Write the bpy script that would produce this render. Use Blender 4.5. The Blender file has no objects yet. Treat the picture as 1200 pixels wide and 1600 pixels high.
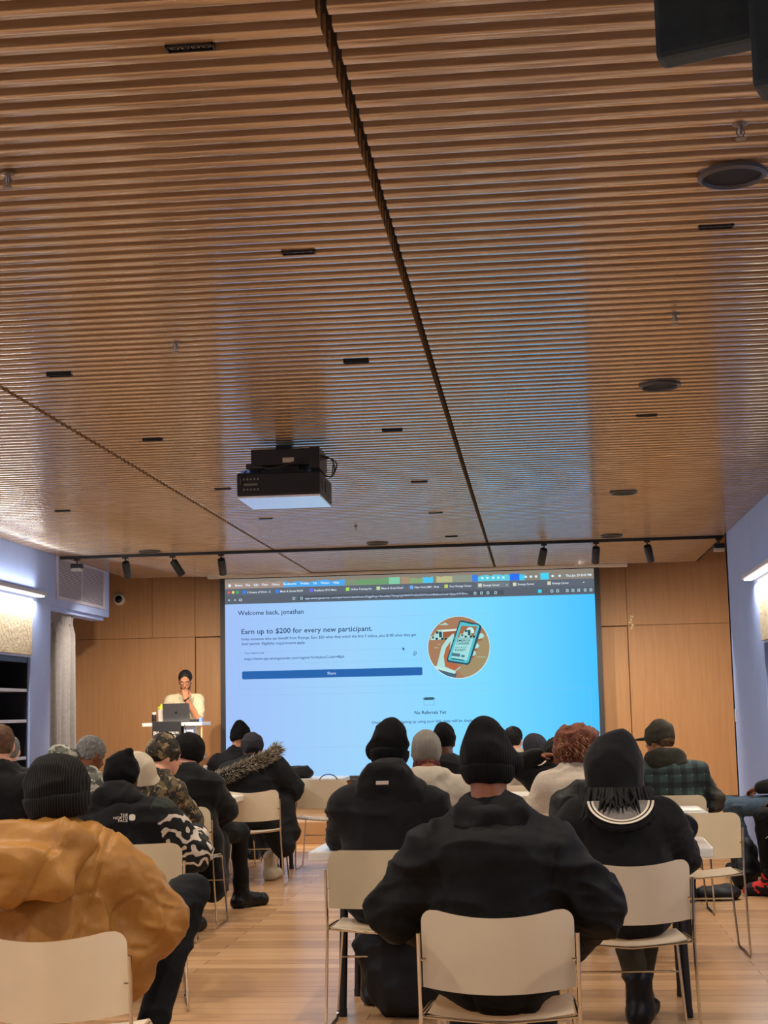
import bpy, bmesh, math, random
import numpy as np
from mathutils import Vector, Matrix

# ---------------------------------------------------------------- camera
SC = bpy.context.scene
F_PX, CX, CY = 2370.0, 600.0, 800.0          # focal length in pixels of the 1200x1600 frame
EYE = 1.37                                    # lens height above the floor
_dY = np.array([(842 - CX) / F_PX, -(1107 - CY) / F_PX, 1.0]); _dY /= np.linalg.norm(_dY)
_up = np.cross(np.array([1, 0.0215, 0.0]), _dY); _up /= np.linalg.norm(_up)
if _up[1] < 0: _up = -_up
_X = np.cross(_dY, _up); _X /= np.linalg.norm(_X)
if _X[0] < 0: _X = -_X
M = np.array([_X, _dY, _up])                  # world axes in (right, up, forward) of the camera

def _ray(px, py): return M @ np.array([(px - CX) / F_PX, -(py - CY) / F_PX, 1.0])
def atY(px, py, Y):
    r = _ray(px, py); return r * (Y / r[1]) + np.array([0, 0, EYE])
def atZ(px, py, z):
    r = _ray(px, py); return r * ((z - EYE) / r[2]) + np.array([0, 0, EYE])
def atX(px, py, x):
    r = _ray(px, py); return r * (x / r[0]) + np.array([0, 0, EYE])

cam_d = bpy.data.cameras.new('camera'); cam = bpy.data.objects.new('camera', cam_d)
SC.collection.objects.link(cam); SC.camera = cam
right, up, fwd = M @ np.array([1, 0, 0]), M @ np.array([0, 1, 0]), M @ np.array([0, 0, 1])
cam.matrix_world = Matrix(((right[0], up[0], -fwd[0], 0), (right[1], up[1], -fwd[1], 0),
                           (right[2], up[2], -fwd[2], EYE), (0, 0, 0, 1)))
cam_d.sensor_fit = 'VERTICAL'; cam_d.sensor_height = 36.0; cam_d.lens = F_PX / 1600 * 36.0
cam_d.clip_start = 0.05; cam_d.clip_end = 100

# ---------------------------------------------------------------- world, exposure, light levels
W = bpy.data.worlds.new('world'); SC.world = W; W.use_nodes = True
W.node_tree.nodes['Background'].inputs[0].default_value = (0.02, 0.025, 0.04, 1)
W.node_tree.nodes['Background'].inputs[1].default_value = 0.5
SC.view_settings.view_transform = 'Standard'; SC.view_settings.look = 'None'
SC.view_settings.gamma = 1; SC.view_settings.use_curve_mapping = False
SC.view_settings.exposure = 0.12
DOWN_W, DOWN_COL = 80.0, (1.0, 0.86, 0.70)       # each recessed linear downlight
BAR_W, BAR_COL = 150.0, (1.0, 0.92, 0.84)         # each wall light bar (down, plus an added upward lamp)
TRACK_W, TRACK_COL = 175.0, (1.0, 0.84, 0.66)     # each stage track spot
SCREEN_E = 1.0                                   # radiance scale of the projected picture

rnd = random.Random(7)
COL = SC.collection
PI = math.pi

# ---------------------------------------------------------------- colours and materials
def lin(c):
    if isinstance(c, str):
        c = c.lstrip('#'); c = tuple(int(c[i:i + 2], 16) / 255 for i in (0, 2, 4))
    return tuple(x / 12.92 if x <= 0.04045 else ((x + 0.055) / 1.055) ** 2.4 for x in c) + (1,)

def nodes(name):
    m = bpy.data.materials.new(name); m.use_nodes = True
    nt = m.node_tree; return m, nt, nt.nodes['Principled BSDF']

def link(nt, a, b): nt.links.new(a, b)

def coords(nt, scale=(1, 1, 1), kind='Object'):
    tc = nt.nodes.new('ShaderNodeTexCoord'); mp = nt.nodes.new('ShaderNodeMapping')
    mp.inputs['Scale'].default_value = scale; link(nt, tc.outputs[kind], mp.inputs[0]); return mp.outputs[0]

def ramp(nt, fac, stops, const=False):
    r = nt.nodes.new('ShaderNodeValToRGB'); link(nt, fac, r.inputs[0]); cr = r.color_ramp
    if const: cr.interpolation = 'CONSTANT'
    while len(cr.elements) < len(stops): cr.elements.new(0.5)
    for e, (p, c) in zip(cr.elements, stops):
        e.position = p; e.color = lin(c)
    return r.outputs[0]

def noise(nt, vec, scale, detail=3, rough=0.5, dist=0):
    n = nt.nodes.new('ShaderNodeTexNoise'); link(nt, vec, n.inputs['Vector'])
    n.inputs['Scale'].default_value = scale; n.inputs['Detail'].default_value = detail
    n.inputs['Roughness'].default_value = rough; n.inputs['Distortion'].default_value = dist
    return n.outputs['Fac']

def bump(nt, b, h, strength=0.3, dist=0.01):
    n = nt.nodes.new('ShaderNodeBump'); n.inputs['Strength'].default_value = strength
    n.inputs['Distance'].default_value = dist; link(nt, h, n.inputs['Height']); link(nt, n.outputs[0], b.inputs['Normal'])

_mats = {}
def cloth(name, c, c2=None, rough=0.85, sc=9, bs=0.35, bd=0.006, sheen=0.0, bscale=35):
    if name in _mats: return _mats[name]
    m, nt, b = nodes(name); v = coords(nt)
    f = noise(nt, v, sc, 4, 0.6)
    link(nt, ramp(nt, f, [(0.3, c), (0.7, c2 or c)]), b.inputs['Base Color'])
    b.inputs['Roughness'].default_value = rough
    b.inputs['Specular IOR Level'].default_value = 0.22
    if sheen: b.inputs['Sheen Weight'].default_value = sheen
    bump(nt, b, noise(nt, v, bscale, 5, 0.65), bs, bd)
    _mats[name] = m; return m

def plain(name, c, rough=0.5, metal=0.0, coat=0.0, var=0.04, spec=0.5):
    if name in _mats: return _mats[name]
    m, nt, b = nodes(name); v = coords(nt)
    col = lin(c)
    mix = nt.nodes.new('ShaderNodeMix'); mix.data_type = 'RGBA'
    mix.inputs[6].default_value = tuple(max(0, x * (1 - var)) for x in col[:3]) + (1,)
    mix.inputs[7].default_value = tuple(min(1, x * (1 + var)) for x in col[:3]) + (1,)
    link(nt, noise(nt, v, 12, 3), mix.inputs[0]); link(nt, mix.outputs[2], b.inputs['Base Color'])
    b.inputs['Roughness'].default_value = rough; b.inputs['Metallic'].default_value = metal
    b.inputs['Coat Weight'].default_value = coat; b.inputs['Specular IOR Level'].default_value = spec
    _mats[name] = m; return m

def emit(name, c, s=1.0):
    if name in _mats: return _mats[name]
    m, nt, b = nodes(name); nt.nodes.remove(b)
    e = nt.nodes.new('ShaderNodeEmission'); e.inputs[0].default_value = lin(c); e.inputs[1].default_value = s
    link(nt, e.outputs[0], nt.nodes['Material Output'].inputs[0]); _mats[name] = m; return m

def camo(name, cs, sc=7, sz=(1, 1, 1)):
    """blotches of several colours laid over one another"""
    if name in _mats: return _mats[name]
    m, nt, b = nodes(name); cur = None
    for i, c in enumerate(cs):
        if i == 0: cur = lin(c); continue
        mp = coords(nt, sz); mp.node.inputs['Location'].default_value = (3.7 * i, 1.9 * i, 5.3 * i)
        f = noise(nt, mp, sc * (1 + .15 * i), 2.0, 0.5, 0.5)
        r = ramp(nt, f, [(0, '000000'), (.50 + .02 * i, 'ffffff')], True)
        mx = nt.nodes.new('ShaderNodeMix'); mx.data_type = 'RGBA'; link(nt, r, mx.inputs[0]); mx.inputs[7].default_value = lin(c)
        if isinstance(cur, tuple): mx.inputs[6].default_value = cur
        else: link(nt, cur, mx.inputs[6])
        cur = mx.outputs[2]
    link(nt, cur, b.inputs['Base Color']); b.inputs['Roughness'].default_value = 0.85
    bump(nt, b, noise(nt, coords(nt), 40, 4), 0.3, 0.005)
    _mats[name] = m; return m

def knit(name, c, c2, freq=170):
    if name in _mats: return _mats[name]
    m, nt, b = nodes(name); v = coords(nt)
    sep = nt.nodes.new('ShaderNodeSeparateXYZ'); link(nt, v, sep.inputs[0])
    w = nt.nodes.new('ShaderNodeTexWave'); link(nt, v, w.inputs['Vector']); w.inputs['Scale'].default_value = freq / 6.28 * 1.6
    w.inputs['Distortion'].default_value = 1.0; w.bands_direction = 'X'
    link(nt, ramp(nt, w.outputs[1], [(0.2, c), (0.9, c2)]), b.inputs['Base Color'])
    b.inputs['Roughness'].default_value = 0.95; b.inputs['Specular IOR Level'].default_value = 0.2
    bump(nt, b, w.outputs[1], 0.5, 0.003)
    _mats[name] = m; return m

def wood(name, c0, c1, c2, stretch, sc=6, rough=0.45, coat=0.0, coat_r=0.2, bs=0.08):
    m, nt, b = nodes(name); v = coords(nt, stretch)
    f = noise(nt, v, sc, 6, 0.62, 0.3)
    link(nt, ramp(nt, f, [(0.25, c0), (0.5, c1), (0.78, c2)]), b.inputs['Base Color'])
    b.inputs['Roughness'].default_value = rough; b.inputs['Coat Weight'].default_value = coat
    b.inputs['Coat Roughness'].default_value = coat_r; b.inputs['Coat IOR'].default_value = 2.3
    bump(nt, b, f, bs, 0.004); return m

# ---------------------------------------------------------------- mesh helpers
def new_obj(name, me, m, parent=None):
    o = bpy.data.objects.new(name, me); COL.objects.link(o)
    if m is not None:
        for x in (m if isinstance(m, (list, tuple)) else [m]): me.materials.append(x)
    if parent is not None: o.parent = parent
    return o

class MB:
    """collects verts and faces; build() links them as one mesh object"""
    def __init__(s): s.v = []; s.f = []; s.mi = []; s.sm = []
    def add(s, vs, fs, mi=0, smooth=False):
        o = len(s.v); s.v += [tuple(map(float, p)) for p in vs]
        s.f += [tuple(i + o for i in f) for f in fs]; s.mi += [mi] * len(fs); s.sm += [smooth] * len(fs)
    def box(s, a, b, mi=0, ch=0.0):
        x0, y0, z0 = (min(a[i], b[i]) for i in range(3)); x1, y1, z1 = (max(a[i], b[i]) for i in range(3))
        if ch <= 0:
            s.add([(x0, y0, z0), (x1, y0, z0), (x1, y1, z0), (x0, y1, z0), (x0, y0, z1), (x1, y0, z1), (x1, y1, z1), (x0, y1, z1)],
                  [(3, 2, 1, 0), (4, 5, 6, 7), (0, 1, 5, 4), (1, 2, 6, 5), (2, 3, 7, 6), (3, 0, 4, 7)], mi); return
        bm = bmesh.new(); bmesh.ops.create_cube(bm, size=1)
        for v in bm.verts:
            v.co = Vector(((x0 + x1) / 2 + v.co.x * (x1 - x0), (y0 + y1) / 2 + v.co.y * (y1 - y0), (z0 + z1) / 2 + v.co.z * (z1 - z0)))
        bmesh.ops.bevel(bm, geom=bm.edges[:], offset=ch, segments=2, affect='EDGES', profile=0.6)
        s.addbm(bm, mi)
    def addbm(s, bm, mi=0, smooth=False):
        bm.verts.index_update()
        s.add([v.co[:] for v in bm.verts], [[v.index for v in f.verts] for f in bm.faces], mi, smooth); bm.free()
    def tube(s, pts, r, seg=10, mi=0, round_=0.0):
        P = [np.array(p, float) for p in pts]
        if round_ > 0:
            Q = [P[0]]
            for i in range(1, len(P) - 1):
                a, b, c = P[i - 1], P[i], P[i + 1]
                ra = min(round_, np.linalg.norm(a - b) * .45); rc = min(round_, np.linalg.norm(c - b) * .45)
                u = b + (a - b) / np.linalg.norm(a - b) * ra; w = b + (c - b) / np.linalg.norm(c - b) * rc
                for t in (0, .25, .5, .75, 1): Q.append((1 - t) ** 2 * u + 2 * t * (1 - t) * b + t * t * w)
            Q.append(P[-1]); P = Q
        rr = r if isinstance(r, (list, tuple)) else [r] * len(P)
        n = None; vs = []; fs = []
        for i, p in enumerate(P):
            t = (P[min(i + 1, len(P) - 1)] - P[max(i - 1, 0)]); t = t / (np.linalg.norm(t) + 1e-9)
            if n is None:
                n = np.cross(t, [0, 0, 1]) if abs(t[2]) < .9 else np.cross(t, [1, 0, 0])
            n = n - t * np.dot(n, t); n /= np.linalg.norm(n); b = np.cross(t, n)
            for k in range(seg):
                a = 2 * PI * k / seg; vs.append(p + (n * math.cos(a) + b * math.sin(a)) * rr[min(i, len(rr) - 1)])
            if i:
                for k in range(seg):
                    k2 = (k + 1) % seg
                    fs.append(((i - 1) * seg + k, (i - 1) * seg + k2, i * seg + k2, i * seg + k))
        fs.append(tuple(range(seg))[::-1]); fs.append(tuple((len(P) - 1) * seg + k for k in range(seg)))
        s.add(vs, fs, mi, True)
    def lathe(s, prof, c=(0, 0, 0), seg=24, mi=0, axis='Z'):
        vs = []; fs = []
        for r, z in prof:
            for k in range(seg):
                a = 2 * PI * k / seg; x, y = r * math.cos(a), r * math.sin(a)
                p = (x, y, z) if axis == 'Z' else ((x, z, y) if axis == 'Y' else (z, x, y))
                vs.append((p[0] + c[0], p[1] + c[1], p[2] + c[2]))
        for i in range(1, len(prof)):
            for k in range(seg):
                k2 = (k + 1) % seg; fs.append(((i - 1) * seg + k, (i - 1) * seg + k2, i * seg + k2, i * seg + k))
        fs.append(tuple(range(seg))[::-1]); fs.append(tuple((len(prof) - 1) * seg + k for k in range(seg)))
        s.add(vs, fs, mi, True)
    def poly(s, pts, mi=0): s.add(pts, [tuple(range(len(pts)))], mi)
    def prism(s, pts, d, mi=0):
        n = len(pts); q = [tuple(np.array(p) + np.array(d)) for p in pts]
        s.add(list(pts) + q, [tuple(range(n))[::-1], tuple(range(n, 2 * n))] + [(i, (i + 1) % n, n + (i + 1) % n, n + i) for i in range(n)], mi)
    def build(s, name, m, parent=None, auto=False):
        me = bpy.data.meshes.new(name); me.from_pydata(s.v, [], s.f)
        o = new_obj(name, me, m, parent)
        me.polygons.foreach_set('material_index', s.mi); me.polygons.foreach_set('use_smooth', s.sm)
        bm = bmesh.new(); bm.from_mesh(me); bmesh.ops.recalc_face_normals(bm, faces=bm.faces[:])
        for e in bm.edges:
            if len(e.link_faces) == 2 and e.calc_face_angle(0) > 0.7: e.smooth = False
        bm.to_mesh(me); bm.free(); me.update(); return o

def thing(name, label, cat, loc=(0, 0, 0), rz=0, group=None):
    o = bpy.data.objects.new(name, None); COL.objects.link(o); o.location = loc; o.rotation_euler = (0, 0, rz)
    o.empty_display_size = 0.1
    o['label'] = label; o['category'] = cat
    if group: o['group'] = group
    return o
def tag(o, label, cat, group=None):
    o['label'] = label; o['category'] = cat
    if group: o['group'] = group
    return o
def struct(o): o['kind'] = 'structure'; return o
def copy_tree(o, parent=None):
    c = o.copy(); COL.objects.link(c)
    if parent is not None: c.parent = parent
    for ch in [x for x in bpy.data.objects if x.parent == o]: copy_tree(ch, c)
    return c

# ---------------------------------------------------------------- implicit surfaces (bodies, clothes)
def smin(a, b, k):
    if k <= 0: return np.minimum(a, b)
    h = np.clip(0.5 + 0.5 * (b - a) / k, 0, 1); return b + (a - b) * h - k * h * (1 - h)

class SDF:
    def __init__(s, h=0.01): s.h = h; s.ops = []
    def cap(s, a, b, ra, rb=None, sq=(1, 1, 1), k=0.03, R=None, op='u'):
        s.ops.append((op, np.array(a, float), np.array(b, float), ra, ra if rb is None else rb, np.array(sq, float), k, R)); return s
    def ell(s, c, rad, k=0.03, R=None, op='u'):
        m = min(rad); return s.cap(c, c, m, m, tuple(x / m for x in rad), k, R, op)
    def clip(s, p, n):            # keeps the side the normal points away from
        s.ops.append(('i', np.array(p, float), np.array(n, float) / np.linalg.norm(n))); return s
    def bounds(s):
        lo = np.full(3, 1e9); hi = -lo
        for o in s.ops:
            if o[0] == 'u':
                r = max(o[3], o[4]) * (o[5].max() if o[7] is not None else o[5])
                for q in (o[1], o[2]): lo = np.minimum(lo, q - r); hi = np.maximum(hi, q + r)
        return lo - 3 * s.h - .01, hi + 3 * s.h + .01
    def field(s):
        lo, hi = s.bounds(); h = s.h
        n = np.ceil((hi - lo) / h).astype(int) + 1
        ax = [(lo[i] + h * np.arange(n[i])).astype(np.float32) for i in range(3)]
        F = np.full(n, 0.3, np.float32)
        for o in s.ops:
            if o[0] == 'i':
                _, p, nn = o
                d = (ax[0] - p[0])[:, None, None] * nn[0] + (ax[1] - p[1])[None, :, None] * nn[1] + (ax[2] - p[2])[None, None, :] * nn[2]
                F = np.maximum(F, d.astype(np.float32)); continue
            op, a, b, ra, rb, sq, k, R = o
            rr = max(ra, rb) * (sq.max() if R is not None else sq) + k + 2 * h
            l = np.minimum(a, b) - rr; u = np.maximum(a, b) + rr
            sl = tuple(slice(max(0, int((l[i] - lo[i]) / h)), max(1, min(n[i], int((u[i] - lo[i]) / h) + 2))) for i in range(3))
            X = ax[0][sl[0]][:, None, None] - a[0]; Y = ax[1][sl[1]][None, :, None] - a[1]; Z = ax[2][sl[2]][None, None, :] - a[2]
            if R is not None:
                q = [X * R[0][i] + Y * R[1][i] + Z * R[2][i] for i in range(3)]; ab = (b - a) @ np.array(R)
            else: q = [X, Y, Z]; ab = b - a
            q = [q[i] / sq[i] for i in range(3)]; ab = ab / sq
            L = float(ab @ ab)
            t = np.clip((q[0] * ab[0] + q[1] * ab[1] + q[2] * ab[2]) / L, 0, 1) if L > 1e-12 else 0.0
            d = np.sqrt((q[0] - t * ab[0]) ** 2 + (q[1] - t * ab[1]) ** 2 + (q[2] - t * ab[2]) ** 2) - (ra + (rb - ra) * t)
            d = d * sq.min()
            if op == 'u': F[sl] = smin(F[sl], d, k)
            else: F[sl] = -smin(-F[sl], d, k)
        return F, lo
    def mesh(s, smooth=2):
        F, lo = s.field(); h = s.h; n = np.array(F.shape); ins = F < 0
        acc = np.zeros(tuple(n - 1) + (3,), np.float32); cnt = np.zeros(tuple(n - 1), np.int16); edges = []
        for d in range(3):
            s0 = [slice(None)] * 3; s1 = [slice(None)] * 3; s0[d] = slice(0, -1); s1[d] = slice(1, None)
            A = F[tuple(s0)]; B = F[tuple(s1)]; ia = ins[tuple(s0)]; m = ia != ins[tuple(s1)]
            idx = np.argwhere(m)
            e, g = [x for x in range(3) if x != d]
            ok = (idx[:, e] > 0) & (idx[:, g] > 0) & (idx[:, e] < n[e] - 1) & (idx[:, g] < n[g] - 1); idx = idx[ok]
            i = tuple(idx.T); t = A[i] / (A[i] - B[i]); pos = idx.astype(np.float32); pos[:, d] += t
            for de in (0, 1):
                for dg in (0, 1):
                    c = idx.copy(); c[:, e] -= de; c[:, g] -= dg
                    np.add.at(acc, tuple(c.T), pos); np.add.at(cnt, tuple(c.T), 1)
            edges.append((d, e, g, idx, ia[i]))
        act = cnt > 0; ids = -np.ones(act.shape, np.int64); ids[act] = np.arange(act.sum())
        V = acc[act] / cnt[act][:, None] * h + lo
        Q = []
        for d, e, g, idx, inside in edges:
            def cell(de, dg):
                c = idx.copy(); c[:, e] -= de; c[:, g] -= dg; return ids[tuple(c.T)]
            q = np.stack([cell(0, 0), cell(1, 0), cell(1, 1), cell(0, 1)], 1)
            flip = inside ^ (d == 1); q[~flip] = q[~flip][:, ::-1]; Q.append(q)
        Q = np.concatenate(Q)
        for _ in range(smooth):
            S = np.zeros_like(V); C = np.zeros(len(V))
            for a, b in ((0, 1), (1, 2), (2, 3), (3, 0)):
                np.add.at(S, Q[:, a], V[Q[:, b]]); np.add.at(C, Q[:, a], 1); np.add.at(S, Q[:, b], V[Q[:, a]]); np.add.at(C, Q[:, b], 1)
            V = V * 0.45 + S / np.maximum(C, 1)[:, None] * 0.55
        return V, Q
    def build(s, name, m, parent=None, disp=None, matfn=None, smooth=2):
        V, Q = s.mesh(smooth)
        if disp is not None:
            N = vnormals(V, Q); V = V + N * disp(V, N)[:, None]
        me = bpy.data.meshes.new(name)
        me.vertices.add(len(V)); me.vertices.foreach_set('co', V.astype(np.float32).ravel())
        me.loops.add(len(Q) * 4); me.loops.foreach_set('vertex_index', Q.astype(np.int32).ravel())
        me.polygons.add(len(Q)); me.polygons.foreach_set('loop_start', np.arange(0, len(Q) * 4, 4, dtype=np.int32))
        me.polygons.foreach_set('use_smooth', np.ones(len(Q), bool))
        o = new_obj(name, me, m, parent)
        if matfn is not None: me.polygons.foreach_set('material_index', matfn(V[Q].mean(1)).astype(np.int32))
        me.update(calc_edges=True); me.validate(); return o

def vnormals(V, Q):
    fn = np.cross(V[Q[:, 2]] - V[Q[:, 0]], V[Q[:, 3]] - V[Q[:, 1]]); N = np.zeros_like(V)
    for i in range(4): np.add.at(N, Q[:, i], fn)
    return N / (np.linalg.norm(N, axis=1)[:, None] + 1e-12)

_lat = np.random.RandomState(5).rand(32, 32, 32)
def vnoise(P, f, seed=0):
    q = P * np.array(f) + seed * 7.31 + 100; i = np.floor(q).astype(int); t = q - i; t = t * t * (3 - 2 * t); r = 0
    for a in (0, 1):
        for b in (0, 1):
            for c in (0, 1):
                w = (t[:, 0] if a else 1 - t[:, 0]) * (t[:, 1] if b else 1 - t[:, 1]) * (t[:, 2] if c else 1 - t[:, 2])
                r = r + w * _lat[(i[:, 0] + a) % 32, (i[:, 1] + b) % 32, (i[:, 2] + c) % 32]
    return r
def folds(amp=0.008, seed=0, f=(7, 7, 11), joints=(), jamp=0.010, puff=0.0, seams=()):
    """cloth folds: ridged noise everywhere, tighter creases round the given joints"""
    def fn(V, N):
        w = V + 0.05 * np.stack([vnoise(V, (4, 4, 4), seed + i) for i in range(3)], 1)
        r = 1 - np.abs(2 * vnoise(w, f, seed) - 1); d = amp * (r ** 2 - 0.4) * 1.9
        d += amp * 0.5 * (vnoise(w, [x * 2.3 for x in f], seed + 3) - .5)
        fine = 1 - np.abs(2 * vnoise(w, (22, 22, 26), seed + 9) - 1)
        d += amp * 0.35 * (fine - .6)
        for j in joints:
            j = np.array(j); g = np.exp(-((V - j) ** 2).sum(1) / (2 * 0.10 ** 2))
            rr = 1 - np.abs(2 * vnoise(w + .3 * w[:, [2, 0, 1]], (16, 10, 24), seed + 11) - 1)
            d += jamp * g * (rr ** 2 - .4) * 1.6
        for q, wd, dp in seams:               # stitched seams: a groove with puckers beside it
            u = q(V); d -= dp * np.exp(-(u / wd) ** 2); d += dp * .7 * np.exp(-(u / (wd * 5)) ** 2) * (vnoise(V, (30, 30, 42), seed + 21) - .5) * 1.8
        if puff:
            d += puff * (np.abs(np.sin(V[:, 2] * PI / 0.085)) ** .6 - .6)
        return d
    return fn

# ---------------------------------------------------------------- room dimensions
XL, XR, YB, YE, CZ = -5.0, 1.925, 19.0, 18.3, 3.07    # side walls, back wall, ceiling's far edge, slat underside
YR = -3.0                                              # wall behind the viewer
STY, STZ = 16.2, 0.23                                  # low stage

# floor -----------------------------------------------------------
def plank_mat(name, cols, rough):
    m, nt, b = nodes(name); v = coords(nt)
    br = nt.nodes.new('ShaderNodeTexBrick'); link(nt, v, br.inputs['Vector'])
    br.offset = 0.43; br.offset_frequency = 2
    for k, val in (('Scale', 1.0), ('Mortar Size', 0.0018), ('Mortar Smooth', 0.2), ('Bias', 0.0), ('Brick Width', 1.9), ('Row Height', 0.14)):
        br.inputs[k].default_value = val
    br.inputs['Color1'].default_value = (0, 0, 0, 1); br.inputs['Color2'].default_value = (1, 1, 1, 1); br.inputs['Mortar'].default_value = (0.5, 0.5, 0.5, 1)
    g = noise(nt, coords(nt, (1.0, 9.0, 1.0)), 2.6, 6, 0.6, 0.4)
    add = nt.nodes.new('ShaderNodeMix'); add.data_type = 'RGBA'; add.inputs[0].default_value = 0.55
    link(nt, br.outputs['Color'], add.inputs[6]); link(nt, g, add.inputs[7])
    c = ramp(nt, add.outputs[2], [(0.2, cols[0]), (0.5, cols[1]), (0.8, cols[2])])
    mx = nt.nodes.new('ShaderNodeMix'); mx.data_type = 'RGBA'; link(nt, br.outputs['Fac'], mx.inputs[0])
    link(nt, c, mx.inputs[6]); mx.inputs[7].default_value = lin('5a3d28')
    link(nt, mx.outputs[2], b.inputs['Base Color']); b.inputs['Roughness'].default_value = rough
    b.inputs['Specular IOR Level'].default_value = 0.45
    bump(nt, b, g, 0.08, 0.003); return m
M_floor = plank_mat('oak_plank_floor', ('a37d58', 'bb936a', 'caa47c'), 0.27)

mb = MB(); mb.box((-6.6, YR - .2, -0.1), (3.4, 20, 0)); struct(mb.build('floor', M_floor))
mb = MB(); mb.box((-6.5, STY, 0.0), (3.3, YB, STZ), ch=0.006); struct(mb.build('floor_stage', M_floor))

# walls -----------------------------------------------------------
M_paint = cloth('white_wall_paint_cool_cast', 'a2b9f0', 'aac1f6', 0.6, 3, 0.05, 0.002)  # white paint with the blue cast of cool light put into its colour
M_dark = plain('dark_void', '1a1614', 0.9)
M_black = plain('black_metal', '17181b', 0.45)
M_plaster = cloth('beige_acoustic_panel', 'c9bca0', 'd8ccb2', 0.95, 14, 0.7, 0.02, bscale=24)
M_oak = wood('oak_veneer_wall', 'b07f50', 'b98959', 'c19263', (9, 9, 0.5), 3.0, 0.5, bs=0.04)
M_oakp = M_oak

def wall_side(sx, name, ya, yend, zp, zt, depth, ledge=.45):
    """side wall with a shelf recess that runs from y0 to ya, below a beige panel"""
    x0 = XL if sx < 0 else XR; o = sx * 0.9; y0 = 8.0
    mb = MB()
    mb.box((x0, YR, 0), (x0 + o, y0, 3.7)); mb.box((x0, ya, 0), (x0 + o, yend, 3.7))
    mb.box((x0, y0, zt), (x0 + o, ya, 3.7)); mb.box((x0 + sx * depth, y0, 0), (x0 + o, ya, zt)); mb.box((x0, y0, 0), (x0 + sx * depth, ya, ledge))
    struct(mb.build(name, M_paint))
wall_side(-1, 'wall_left', 14.68, 15.3, 2.6, 1.98, 0.45)
wall_side(1, 'wall_right', 13.2, 15.46, 2.45, 1.88, 0.85, 0.0)
mb = MB(); mb.box((-6.0, YR - .2, 0), (3.0, YR, 3.7)); struct(mb.build('wall_rear', cloth('rear_wall_paint', 'a39a8e', None, 0.8, 3, 0.05)))
# stage wings beyond the side walls
mb = MB(); mb.box((-6.35, 15.3, 0), (-6.25, YB, 3.7)); mb.box((3.0, 15.46, 0), (3.1, YB, 3.7)); mb.box((XR, 15.36, 0), (3.1, 15.46, 3.7))
struct(mb.build('wall_wings', M_paint))
mb = MB(); mb.box((-6.6, YR - .2, 3.7), (3.3, 20, 3.8)); struct(mb.build('ceiling_upper', M_dark))

# beige panels over the shelf recesses
mb = MB(); mb.box((XL, 8.0, 2.0), (XL + .025, 14.66, 2.56), ch=.004); tag(mb.build('acoustic_panel', M_plaster), 'rough beige acoustic panel on the left wall under the light bar', 'wall panel')
mb = MB(); mb.box((XR - .025, 8.0, 1.90), (XR, 13.2, 2.43), ch=.004); tag(mb.build('acoustic_panel', M_plaster), 'sliver of beige acoustic panel on the right wall', 'wall panel')

# back wall: veneer panels with shadow joints, two door leaves
def YBbox(px0, py0, px1, py1, y=YB):
    a = atY(px0, py0, y); b = atY(px1, py1, y); return a[0], a[2], b[0], b[2]
mb = MB(); mb.box((-6.6, YB + .03, 0), (3.3, YB + .15, 3.8))
g = 0.0022; zJ = 2.365
def pan(x0, x1, z0, z1, y=YB, mb=None): mb.box((x0 + g, y, z0 + g), (x1 - g, y + .028, z1 - g), 1, ch=0.002)
for x0, x1 in ((-6.25, -4.875), (-4.875, -4.32), (-4.32, -2.0), (-2.0, -0.4), (-0.4, 1.128), (1.128, 3.0)): pan(x0, x1, zJ, 3.7, mb=mb)
for x0, x1 in ((-6.25, -4.32), (-3.1, -0.4), (-0.4, 0.15), (1.128, 3.0)): pan(x0, x1, STZ, zJ, mb=mb)
struct(mb.build('wall_back', [plain('shadow_joint_brown', '5c3d22', .8), M_oak]))
for n, (x0, x1) in enumerate(((-4.32, -3.1), (0.15, 1.128)), 1):
    mb = MB(); mb.box((x0 + .008, YB + .012, STZ + .005), (x1 - .008, YB + .028, zJ - .012), 0, ch=.003)
    struct(mb.build('door_%d' % n, M_oak))
mb = MB(); mb.box((-6.25, YB - .012, STZ), (3.0, YB, STZ + .05)); struct(mb.build('baseboard_back', plain('dark_base_strip', '4a3020', 0.6)))

# slatted ceiling -------------------------------------------------
M_slat = wood('oak_slat', '8e704f', 'a48661', 'b79871', (0.8, 14, 14), 5.0, 0.24, 1.0, 0.09, 0.04)
PITCH, SW, SH = 0.0979, 0.047, 0.085
def slat_panel(x0, x1, name, off=0.0):
    mb = MB(); y = YR + .1 + off; c = .004
    while y < YE - SW:
        a, b, z0, z1 = y, y + SW, CZ, CZ + SH; r = .005
        pr = [(a, z1), (a, z0 + r)] + [(a + r - r * math.cos(t * PI / 8), z0 + r - r * math.sin(t * PI / 8)) for t in (1, 2, 3)] + [(a + r, z0), (b - r, z0)] + [(b - r + r * math.sin(t * PI / 8), z0 + r - r * math.cos(t * PI / 8)) for t in (1, 2, 3)] + [(b, z0 + r), (b, z1)]; n = len(pr)
        vs = [(x0, p, q) for p, q in pr] + [(x1, p, q) for p, q in pr]
        mb.add(vs, [(i, i + 1, n + i + 1, n + i) for i in range(n - 1)], 0, True)
        mb.add(vs, [tuple(range(n))[::-1], tuple(range(n, 2 * n))])
        y += PITCH
    return struct(mb.build(name, M_slat))
slat_panel(XL + .01, -2.715, 'ceiling_slats', 0.0)
slat_panel(-2.685, -0.485, 'ceiling_slats', 0.012)
slat_panel(-0.455, XR - .005, 'ceiling_slats', 0.0)
mb = MB(); mb.box((XL, YR, CZ + SH), (XR, YE, CZ + SH + .05)); mb.box((XL - .02, YR, CZ + .004), (XL, YE, 3.7))
mb.box((XR, 15.46, CZ + .004), (XR + .02, YE, 3.7)); mb.box((XL, YE, CZ + .004), (XR, YE + .03, 3.7))
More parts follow.
